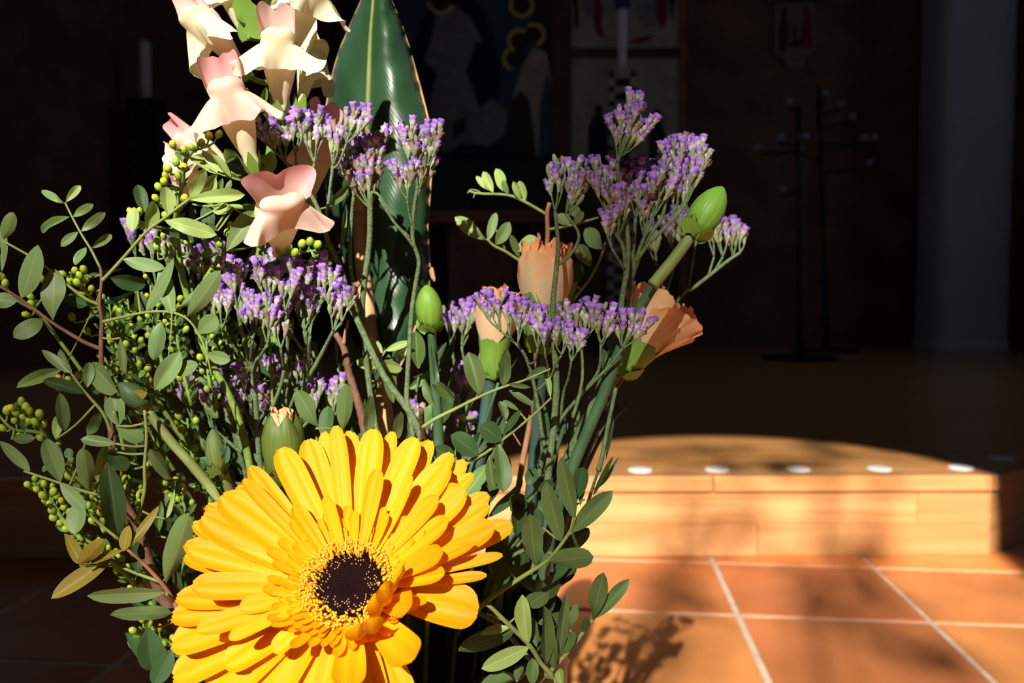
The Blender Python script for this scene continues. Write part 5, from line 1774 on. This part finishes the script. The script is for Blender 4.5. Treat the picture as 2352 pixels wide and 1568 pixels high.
branch('dark green pistache sprig with six broad leaflets in front of the wooden step',
       [('7', [(655, 790), (640, 840), (600, 905), (530, 990), (440, 1050), (340, 1115), (240, 1185), (120, 1280)], 14, 26, 'green_stem', True, .302, .325), ('a', [(1345, 770), (1270, 825), (1130, 895)], 16, 16, 'green_stem', False, .306, .303)],
       [('7', 652, 800, 588, 512, 78, 'pistache_deep', .300), ('7', 590, 902, 518, 628, 88, 'pistache_deep', .302), ('7', 638, 862, 822, 672, 84, 'pistache_deep', .300), ('7', 470, 1022, 442, 778, 94, 'pistache_deep', .304), ('7', 530, 1002, 748, 970, 88, 'pistache_deep', .300), ('7', 505, 840, 472, 748, 44, 'pistache_dk', .31), ('7', 662, 710, 695, 552, 66, 'pistache_dk', .315),
        ('7', 330, 1010, 290, 1110, 90, 'pistache_dk', .315), ('7', 250, 1020, 340, 930, 150, 'pistache_dk', .325), ('7', 680, 740, 712, 560, 30, 'pistache_dk', .315)],
       .03, -.06, .302)
branch('low leafy pistache sprig with long leaves beside the vase at the lower right',
       [('7', [(235, 1190), (350, 1300), (440, 1390), (490, 1470), (520, 1535)], 22, 24, 'green_stem', True, .302, .318), ('7', [(765, 1245), (730, 1280), (640, 1400), (520, 1537)], 12, 22, 'green_stem', False, .312, .318),
        ('7', [(240, 1240), (330, 1290)], 8, 10, 'green_stem')],
       [('7', 435, 1385, 402, 1168, 70, 'pistache_lit', .300), ('7', 352, 1310, 208, 1335, 44, 'pistache_lit', .302), ('7', 372, 1322, 108, 1412, 94, 'pistache_dk', .306), ('7', 440, 1400, 218, 1502, 80, 'pistache_lit', .300), ('7', 420, 1205, 527, 1150, 78, 'pistache_deep', .306), ('7', 518, 1482, 520, 1218, 70, 'pistache_deep', .302), ('7', 562, 1505, 542, 1348, 48, 'pistache_deep', .304), ('7', 475, 1400, 455, 1258, 44, 'pistache_deep', .31),
        ('7', 590, 1432, 665, 1328, 46, 'pistache_deep', .308), ('7', 632, 1320, 662, 1193, 32, 'pistache_deep', .31), ('7', 582, 1440, 612, 1165, 52, 'pistache_deep', .312), ('7', 735, 1272, 785, 1053, 66, 'pistache_deep', .308), ('7', 758, 1262, 905, 1083, 58, 'pistache_deep', .308), ('7', 455, 1580, 455, 1455, 58, 'pistache_deep', .304), ('7', 595, 1590, 572, 1500, 54, 'pistache_lit', .31), ('7', 690, 1330, 715, 1260, 36, 'pistache_dk', .315), ('7', 480, 1290, 640, 1250, 60, 'pistache_deep', .318),
        ('7', 200, 1590, 350, 1540, 60, 'pistache_deep', .31), ('7', 380, 1560, 400, 1480, 40, 'pistache_deep', .31)],
       .04, -.05, .304)
branch('fine dark twig with needle-thin leaves rising above the broad-leaved sprig',
       [('a', [(1480, 480), (1430, 620), (1380, 780), (1300, 1000), (1180, 1250)], 24, 40, 'lim_stem', True, .335, .36), ('m', [(1415, 890), (1398, 970), (1385, 1040), (1375, 1080)], 9, 12, 'lim_stem', False, .335, .335), ('a', [(1420, 720), (1520, 560), (1568, 450)], 8, 6, 'lim_stem', False, .335, .333)],
       [('7', 740, 692, 832, 508, 22, 'pistache_dk', .335), ('7', 762, 655, 862, 513, 26, 'pistache', .335), ('7', 800, 520, 835, 330, 18, 'pistache_dk', .336)],
       .05, -.04, .335)


# ------------------------------------------------------------------ goldenrod
def bud_mesh(seed, tip):
    n = 9
    pr = [(.08, 0), (.26, .12), (.36, .38), (.35, .66), (.24, .88), (.06, 1.0)]
    v, f, mi, uv = [], [], [], []
    for j, (r, y) in enumerate(pr):
        for s in range(n):
            a = 2 * pi * s / n + j * .35
            k = 1 + .09 * ((s + j) % 2)
            v.append((r * k * cos(a), y, r * k * sin(a)))
            uv.append((s / n, y))
    f = grid_faces(n, len(pr), 0, True)
    f.append(tuple(range((len(pr) - 1) * n, len(pr) * n)))
    mi = [1 if (tip and k // n >= 3) else 0 for k in range(len(f))]
    me = bpy.data.meshes.new('bud')
    me.from_pydata(v, [], f)
    me.materials.append(M['bud_green'])
    me.materials.append(M['bud_tip'])
    me.polygons.foreach_set('material_index', mi)
    me.polygons.foreach_set('use_smooth', [True] * len(me.polygons))
    ul = me.uv_layers.new(name='UVMap')
    for lp in me.loops:
        ul.data[lp.index].uv = uv[lp.vertex_index]
    return me


BUD = [bud_mesh(k, k % 3 == 2) for k in range(3)]


class Golden(Plant):
    def bud(self, px, py, d, fx, fy, size=21, tip=None, ped=True):
        a = P(px, py, d)
        b = P(fx, fy, d + .002)
        y = (a - b).normalized() * .7 + U * .4 + R * RND.uniform(-.3, .3) - F * RND.uniform(-.3, .5)
        L_ = size * 1.02 * d / FPX
        k = (RND.random() < .03) if tip is None else tip
        me = BUD[2] if k else BUD[RND.randrange(2)]
        base = a - y.normalized() * L_ * .5
        w = L_ * RND.uniform(.95, 1.15)
        inst('bud', me, self.root, Matrix.Translation(base) @ frame(y, R).to_4x4() @ Matrix.Diagonal((w, L_, w, 1)))
        en, qn = self.near(fx, fy)
        if qn is not None and ped:
            if en < 14:
                b = qn
            else:
                self.twig(qn, b, 5, 'gold_stem')
        if ped:
            self.t.setdefault(('stem', 'gold_stem'), Tubes()).add([b, b.lerp(base, .6) - U * .0006, base], 2.6 * d / FPX, 2.2 * d / FPX, 5, 2)

    def along(self, pts, d, n, size=20, spread=16, wst=8, leaves=0, down=False, d1=None, key='gold_leaf_', tip=None, t0=0., lw=14, ll=60):
        """raceme: stem through px points (tip first), buds clustered along it"""
        d1 = d if d1 is None else d1
        self.stem('m', pts, wst * .6, wst * 1.5, d, d1, 'gold_stem', down, 6)
        k = len(pts) - 1
        for i in range(n):
            t_ = t0 + (1 - t0) * ((i + .3) / n) * .92
            s = min(k - 1, int(t_ * k))
            q = t_ * k - s
            x = pts[s][0] + (pts[s + 1][0] - pts[s][0]) * q
            y = pts[s][1] + (pts[s + 1][1] - pts[s][1]) * q
            dd = d + (d1 - d) * t_
            dx, dy = pts[s][0] - pts[s + 1][0], pts[s][1] - pts[s + 1][1]
            ln = sqrt(dx * dx + dy * dy) or 1
            sg_ = 1 if i % 2 else -1
            sp = spread * RND.uniform(.5, 1.2) * sg_
            self.bud(x - dy / ln * sp + dx / ln * 8, y + dx / ln * sp + dy / ln * 8 - 4, dd + RND.uniform(-.003, .003), x - dx / ln * 6, y - dy / ln * 6, size * RND.uniform(.85, 1.15), tip)
        for i in range(leaves):
            t_ = RND.uniform(.15, 1)
            s = min(k - 1, int(t_ * k))
            q = t_ * k - s
            x = pts[s][0] + (pts[s + 1][0] - pts[s][0]) * q
            y = pts[s][1] + (pts[s + 1][1] - pts[s][1]) * q
            an = atan2(pts[s][1] - pts[s + 1][1], pts[s][0] - pts[s + 1][0]) + RND.choice((-1, 1)) * RND.uniform(.35, 1.0)
            l2 = ll * RND.uniform(.6, 1.2)
            leaf(self.root, 'm', x, y, x + cos(an) * l2, y + sin(an) * l2, lw * RND.uniform(.7, 1.3), d + (d1 - d) * t_, None, key)


gg = 'goldenrod sprigs in bud'
p = Golden('goldenrod_sprig', 'goldenrod sprig with yellow-tipped buds beside the lower snapdragon flowers', 'foliage', -.05, .0, gg)
dG = .330
p.stem('m', [(455, 335), (425, 370), (418, 420), (408, 480), (404, 520), (420, 640), (470, 800), (560, 1000)], 9, 18, dG, .372, 'gold_stem', True, 7)
p.stem('m', [(480, 335), (440, 350), (424, 375)], 5, 7, dG, dG, 'gold_stem')
p.stem('m', [(320, 508), (350, 520), (404, 530)], 6, 8, dG, dG, 'gold_stem')
for bx, by, fx, fy, tp in ((397, 332, 415, 350, 1), (446, 308, 455, 335, 0), (480, 312, 468, 335, 1), (463, 328, 458, 342, 0), (503, 308, 480, 330, 0), (445, 337, 450, 345, 0), (422, 344, 424, 365, 0), (404, 372, 418, 385, 0), (423, 383, 422, 400, 1), (386, 388, 395, 400, 1), (409, 403, 414, 420, 0), (380, 404, 392, 425, 0), (377, 417, 390, 430, 1), (364, 429, 385, 440, 0), (358, 455, 380, 470, 1), (424, 455, 415, 470, 1), (372, 468, 385, 480, 0),
                           (300, 486, 318, 505, 1), (320, 486, 322, 506, 0), (326, 519, 325, 510, 0), (380, 495, 395, 510, 0), (410, 510, 405, 520, 0)):
    p.bud(bx, by, dG + RND.uniform(-.004, .004), fx, fy, 21, bool(tp))
p.stem('m', [(385, 585), (400, 600), (420, 640), (445, 700)], 6, 10, .348, .352, 'gold_stem')
p.stem('m', [(550, 530), (510, 580), (470, 640), (445, 690)], 6, 9, .352, .352, 'gold_stem')
for bx, by in ((363, 552), (376, 542), (360, 566), (384, 566), (398, 556), (402, 560), (422, 548), (438, 551), (430, 556), (498, 552), (505, 560), (522, 535), (545, 520), (530, 518), (555, 510), (505, 615), (533, 618), (480, 578)):
    p.bud(bx, by, .352, bx + 4, by + 30, 20)
for k in range(16):
    x, y = RND.uniform(380, 450), RND.uniform(360, 560)
    an = RND.uniform(-2.6, -.5)
    qn = proj(p.near(x, y)[1])
    x, y = qn[:2]
    leaf(p.root, 'm', x, y, x + cos(an) * 34, y + sin(an) * 34, 8, qn[2], None, 'gold_leaf_')
p.done()
p = Golden('goldenrod_sprig', 'bright lime goldenrod buds on a bent sprig under the lowest pink snapdragon flower', 'foliage', -.03, .01, gg)
p.stem('m', [(715, 575), (688, 582), (664, 602), (650, 625), (640, 680), (630, 800), (640, 950), (690, 1150)], 7, 16, .372, .40, 'gold_stem', True, 7)
p.stem('m', [(632, 615), (642, 640)], 6, 7, .372, .374, 'gold_stem')
for bx, by, fx, fy in ((645, 572, 655, 600), (664, 568, 662, 598), (646, 580, 650, 605), (632, 592, 640, 615), (617, 598, 630, 620), (678, 580, 664, 600), (694, 560, 690, 580), (712, 555, 705, 575), (730, 562, 712, 578), (641, 625, 640, 650), (590, 695, 600, 720), (598, 760, 602, 790), (572, 845, 580, 870)):
    p.bud(bx, by, .3705, fx, fy, 22, False)
for x, y, x2, y2, w in ((560, 620, 590, 560, 14), (545, 600, 520, 560, 12), (600, 640, 580, 590, 12), (575, 640, 610, 610, 20), (620, 720, 612, 780, 16), (640, 700, 650, 640, 12), (660, 790, 672, 730, 14), (740, 640, 760, 600, 22), (760, 660, 770, 620, 14), (730, 590, 720, 550, 14)):
    p.twig(p.near(x, y)[1], P(x, y, .374), 4, 'gold_stem')
    leaf(p.root, 'm', x, y, x2, y2, w, .374, None, 'gold_leaf_')
p.done()
p = Golden('goldenrod_sprig', 'bright lime goldenrod spike jutting out at the far left edge', 'foliage', -.06, .0, gg)
p.along([(-10, 945), (30, 985), (70, 990), (110, 1005), (150, 1075), (190, 1110), (240, 1170), (300, 1260), (400, 1400)], .335, 20, 20, 18, 10, 18, True, .37, lw=12, ll=34)
p.along([(38, 935), (60, 955), (85, 965), (105, 1005)], .334, 10, 21, 12, 8, 4, lw=10, ll=26)
p.along([(75, 1110), (105, 1130), (125, 1160), (150, 1200), (190, 1240)], .333, 22, 20, 16, 8, 8, lw=10, ll=30)
p.along([(200, 1130), (215, 1170), (240, 1220)], .336, 12, 20, 16, 8, 6, lw=12, ll=30)
p.along([(320, 1070), (310, 1110), (300, 1150), (290, 1210)], .338, 24, 19, 20, 8, 8, lw=10, ll=30)
p.along([(175, 1230), (215, 1250), (260, 1290), (310, 1340)], .34, 12, 18, 14, 8, 8, lw=10, ll=30)
for k in (('5', 60, 345, 175, 340, 50), ('5', 355, 445, 335, 390, 40), ('5', 280, 780, 360, 770, 70), ('5', 240, 500, 215, 480, 40), ('5', 560, 400, 620, 360, 40), ('5', 70, 215, 85, 155, 22), ('5', 640, 760, 590, 690, 40), ('5', 500, 640, 470, 560, 50)):
    en, qn = p.near(*cv(*k[:3]))
    if en > 12:
        p.twig(qn, CP(*k[:3], .334), 5, 'gold_stem')
    leaf(p.root, *k, .334 if en > 12 else proj(qn)[2], None, 'gold_leaf_')
p.done()
p = Golden('goldenrod_sprig', 'goldenrod side shoots behind the brown pistache stem', 'foliage', -.05, .02, gg)
p.along([(160, 625), (180, 650), (215, 690), (260, 760), (320, 860), (400, 980)], .35, 12, 20, 16, 8, 10, True, .385, lw=13, ll=50)
p.stem('m', [(8, 652), (40, 690), (90, 722), (150, 800), (215, 880), (300, 930), (400, 990)], 6, 11, .345, .376, 'gold_stem', False, 6)
for bx, by, fx, fy in ((192, 618, 195, 645), (183, 632, 195, 655), (177, 648, 192, 665), (210, 663, 205, 680), (96, 640, 110, 660), (5, 636, 12, 655), (12, 650, 20, 670), (70, 680, 85, 690), (72, 697, 85, 705), (60, 722, 75, 720), (165, 727, 180, 740), (200, 760, 215, 770), (255, 785, 262, 800), (290, 790, 285, 810), (340, 845, 335, 865), (180, 860, 195, 870), (135, 868, 150, 880), (157, 872, 165, 890), (120, 880, 140, 895)):
    p.bud(bx, by, .345, fx, fy, 20)
p.along([(290, 700), (285, 760), (300, 830), (350, 930)], .355, 14, 18, 18, 7, 16, lw=10, ll=36)
p.along([(400, 680), (405, 750), (415, 830), (440, 930)], .36, 16, 18, 18, 7, 18, lw=10, ll=36)
p.along([(470, 740), (475, 800), (480, 870), (500, 960)], .365, 12, 17, 16, 7, 14, lw=10, ll=34)
p.along([(345, 640), (350, 720), (365, 800), (390, 900)], .36, 10, 17, 16, 7, 14, lw=10, ll=34)
p.along([(240, 820), (270, 880), (320, 960), (400, 1080)], .36, 12, 17, 16, 7, 14, lw=12, ll=40)
p.along([(430, 960), (440, 1040), (470, 1120), (520, 1240)], .36, 14, 18, 18, 8, 14, lw=13, ll=46)
p.done()
p = Golden('goldenrod_sprig', 'deep shaded goldenrod foliage below the lilac statice tufts', 'foliage', -.04, .03, gg)
p.along([(530, 760), (535, 830), (540, 920), (560, 1050)], .40, 8, 16, 12, 6, 8, True, .41, lw=9, ll=30)
for k in range(9):
    x0 = 250 + 38 * k + RND.uniform(-10, 10)
    y0 = 690 + RND.uniform(-40, 60)
    p.along([(x0, y0), (x0 + 12, y0 + 80), (x0 + 35, y0 + 180), (x0 + 80, y0 + 300)], .398 + RND.uniform(-.006, .014), 7, 15, 13, 6, 20, lw=9, ll=38)
p.done()
p = Golden('goldenrod_sprig', 'shaded goldenrod sprig hanging low beside the gerbera', 'foliage', -.055, -.01, gg)
p.along([(320, 1440), (345, 1455), (380, 1470), (450, 1500)], .338, 16, 18, 14, 7, 8, True, .36, lw=14, ll=40)
p.along([(390, 1110), (420, 1150), (430, 1220), (420, 1320)], .345, 16, 18, 16, 7, 16, False, .35, lw=16, ll=50)
p.along([(255, 1270), (300, 1330), (360, 1400)], .345, 12, 17, 14, 7, 8, lw=12, ll=40)
for k in ((250, 1270, 215, 1230, 30), (300, 1000, 280, 950, 26), (380, 1160, 400, 1110, 20), (360, 1230, 370, 1150, 18)):
    en, qn = p.near(*k[:2])
    p.twig(qn, P(*k[:2], .345), 5, 'gold_stem')
    leaf(p.root, 'm', *k, .345, None, 'gold_leaf_')
p.done()

# filler greenery: dark foliage and stems deep inside the bouquet -----------------
p = Plant('filler_greenery', 'tangle of dark green leaves and stems filling the inside of the bouquet', 'foliage', .0, .02)
for k in range(150):
    x = RND.uniform(330, 1250)
    y = RND.uniform(830, 1560)
    if x < 520 and y < 900 or x > 1150 and y < 1120:
        continue
    d = .385 + .04 * RND.random()
    if 480 < x < 1150 and y > 1000:
        d = .365 + .05 * RND.random()
    an = -pi / 2 + RND.gauss(0, .6) + (x - 830) / 900
    l2 = RND.uniform(60, 120)
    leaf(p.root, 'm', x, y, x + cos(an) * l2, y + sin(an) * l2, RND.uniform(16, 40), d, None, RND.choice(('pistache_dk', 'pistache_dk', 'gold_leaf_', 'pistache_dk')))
for k in range(46):
    x = RND.uniform(380, 1150)
    y = RND.uniform(760, 900)
    if x > 800 and x < 1000:
        y += 150
        x += -90 if x < 900 else 90
    p.stem('m', [(x, y), (x + (830 - x) * .15 + RND.uniform(-8, 8), y + 140), (x + (850 - x) * .4, 1250)], RND.uniform(5, 9), RND.uniform(9, 14), .405 + RND.uniform(-.015, .025), .415, RND.choice(('lim_stem', 'gold_stem', 'carn_stem')), False, 5, 3)
for k in range(14):
    x0 = 1180 + k * 8
    p.stem('m', [(x0 + RND.uniform(60, 190), 900 + RND.uniform(0, 60)), (x0 + 60, 1080), (x0 + 10, 1250), (x0 - 30, 1420), (x0 - 70, 1560)], RND.uniform(8, 12), RND.uniform(14, 22), .405 + RND.uniform(-.015, .02), .415, RND.choice(('lim_stem', 'carn_stem', 'blue_stem')), False, 6, 3)
p.stem('m', [(770, 765), (790, 800), (800, 850), (815, 900), (832, 960), (850, 1060)], 14, 22, .375, .38, 'brown_stem', False, 8)
p.stem('m', [(800, 735), (792, 770), (790, 790)], 7, 9, .374, .375, 'rust_stem', False, 8)
for k in (('7', 420, 700, 380, 760, 60), ('7', 480, 660, 560, 640, 70), ('7', 350, 760, 420, 690, 80), ('7', 600, 960, 720, 840, 70), ('7', 540, 1080, 670, 1020, 90), ('7', 560, 1130, 650, 960, 80), ('7', 480, 900, 500, 760, 60), ('7', 400, 1080, 420, 960, 80), ('7', 520, 1180, 560, 1060, 80), ('7', 380, 880, 400, 700, 70), ('7', 430, 640, 470, 560, 60)):
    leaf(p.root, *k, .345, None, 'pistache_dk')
p.done()


# ------------------------------------------------------------------ keep leaves, florets and buds out of their neighbours
# each stays joined at its own base and is only swung about that point until it clears what it passed through
from mathutils.bvhtree import BVHTree
bpy.context.view_layer.update()
MOV = ('leaf', 'floret', 'bud')
parts_, cells = [], {}
CELL = .012


def geo(o, Mw):
    return [Mw @ v_.co for v_ in o.data.vertices], [p_.vertices[:] for p_ in o.data.polygons]


def bounds(vs_l):
    return [min(q[i] for q in vs_l) for i in range(3)], [max(q[i] for q in vs_l) for i in range(3)]


def cells_of(lo, hi):
    r_ = [range(int(lo[i] // CELL), int(hi[i] // CELL) + 1) for i in range(3)]
    return [(a, b, c_) for a in r_[0] for b in r_[1] for c_ in r_[2]]


for o in bpy.data.objects:
    if o.type != 'MESH' or o.parent is None:
        continue
    rt = o.parent
    while rt.parent is not None:
        rt = rt.parent
    if rt.get('category') not in ('flower', 'foliage', 'flower bud', 'leaf', 'vase'):
        continue
    vs_l, fs_l = geo(o, o.matrix_world)
    nm = o.name.split('.')[0]
    # long stems are registered facet by facet so that the broad phase stays tight
    e = {'o': o, 'rt': rt.name, 'nm': nm, 'bv': BVHTree.FromPolygons(vs_l, fs_l)}
    e['lo'], e['hi'] = bounds(vs_l)
    idx = len(parts_)
    parts_.append(e)
    cl = set()
    for f_ in fs_l:
        a_, b_ = bounds([vs_l[k] for k in f_])
        cl.update(cells_of(a_, b_))
    e['cl'] = cl
    for c_ in cl:
        cells.setdefault(c_, set()).add(idx)


def hits(idx, bv, lo, hi):
    e = parts_[idx]
    near = set()
    for c_ in cells_of(lo, hi):
        near |= cells.get(c_, set())
    n_ = 0
    for k in near:
        q = parts_[k]
        if q['rt'] != e['rt'] and not any(q['lo'][i] > hi[i] or q['hi'][i] < lo[i] for i in range(3)):
            n_ += len(bv.overlap(q['bv']))
    return n_


R2 = random.Random(3)
for it in range(2):
    for idx, e in enumerate(parts_):
        if e['nm'] not in MOV or (e['nm'] == 'bud' and e['rt'].startswith('carnation')):
            continue
        best = hits(idx, e['bv'], e['lo'], e['hi'])
        if not best:
            continue
        o = e['o']
        base_m = o.matrix_world.copy()
        par = o.matrix_world @ o.matrix_basis.inverted()
        if e['nm'] == 'leaf':
            tries = [(ax, an) for an in (.12, .24, .36, .5, .65) for ax in ((1, 0, 0, an), (1, 0, 0, -an), (0, 1, 0, an), (0, 1, 0, -an))]
            tries = [(Vector(t_[0][:3]), t_[0][3]) for t_ in tries]
        else:
            tries = [(Vector((R2.uniform(-1, 1), 0, R2.uniform(-1, 1))).normalized(), R2.uniform(.15, .9)) for _ in range(16)]
        win = None
        loc = base_m.to_translation()
        rot = base_m.to_quaternion().to_matrix()
        sc3 = base_m.to_scale()
        for ax, an in tries:
            Rn = rot @ Matrix.Rotation(an, 3, ax)
            Mn = Matrix.Translation(loc) @ Rn.to_4x4() @ Matrix.Diagonal((*sc3, 1))
            vs_l, fs_l = geo(o, Mn)
            lo, hi = bounds(vs_l)
            bv = BVHTree.FromPolygons(vs_l, fs_l)
            n_ = hits(idx, bv, lo, hi)
            if n_ < best:
                best, win = n_, (Mn, bv, lo, hi, vs_l)
                if n_ == 0:
                    break
        if win:
            Mn, bv, lo, hi, vs_l = win
            o.matrix_basis = par.inverted() @ Mn
            for c_ in e['cl']:
                cells[c_].discard(idx)
            e['bv'], e['lo'], e['hi'] = bv, lo, hi
            e['cl'] = set(cells_of(lo, hi))
            for c_ in e['cl']:
                cells.setdefault(c_, set()).add(idx)
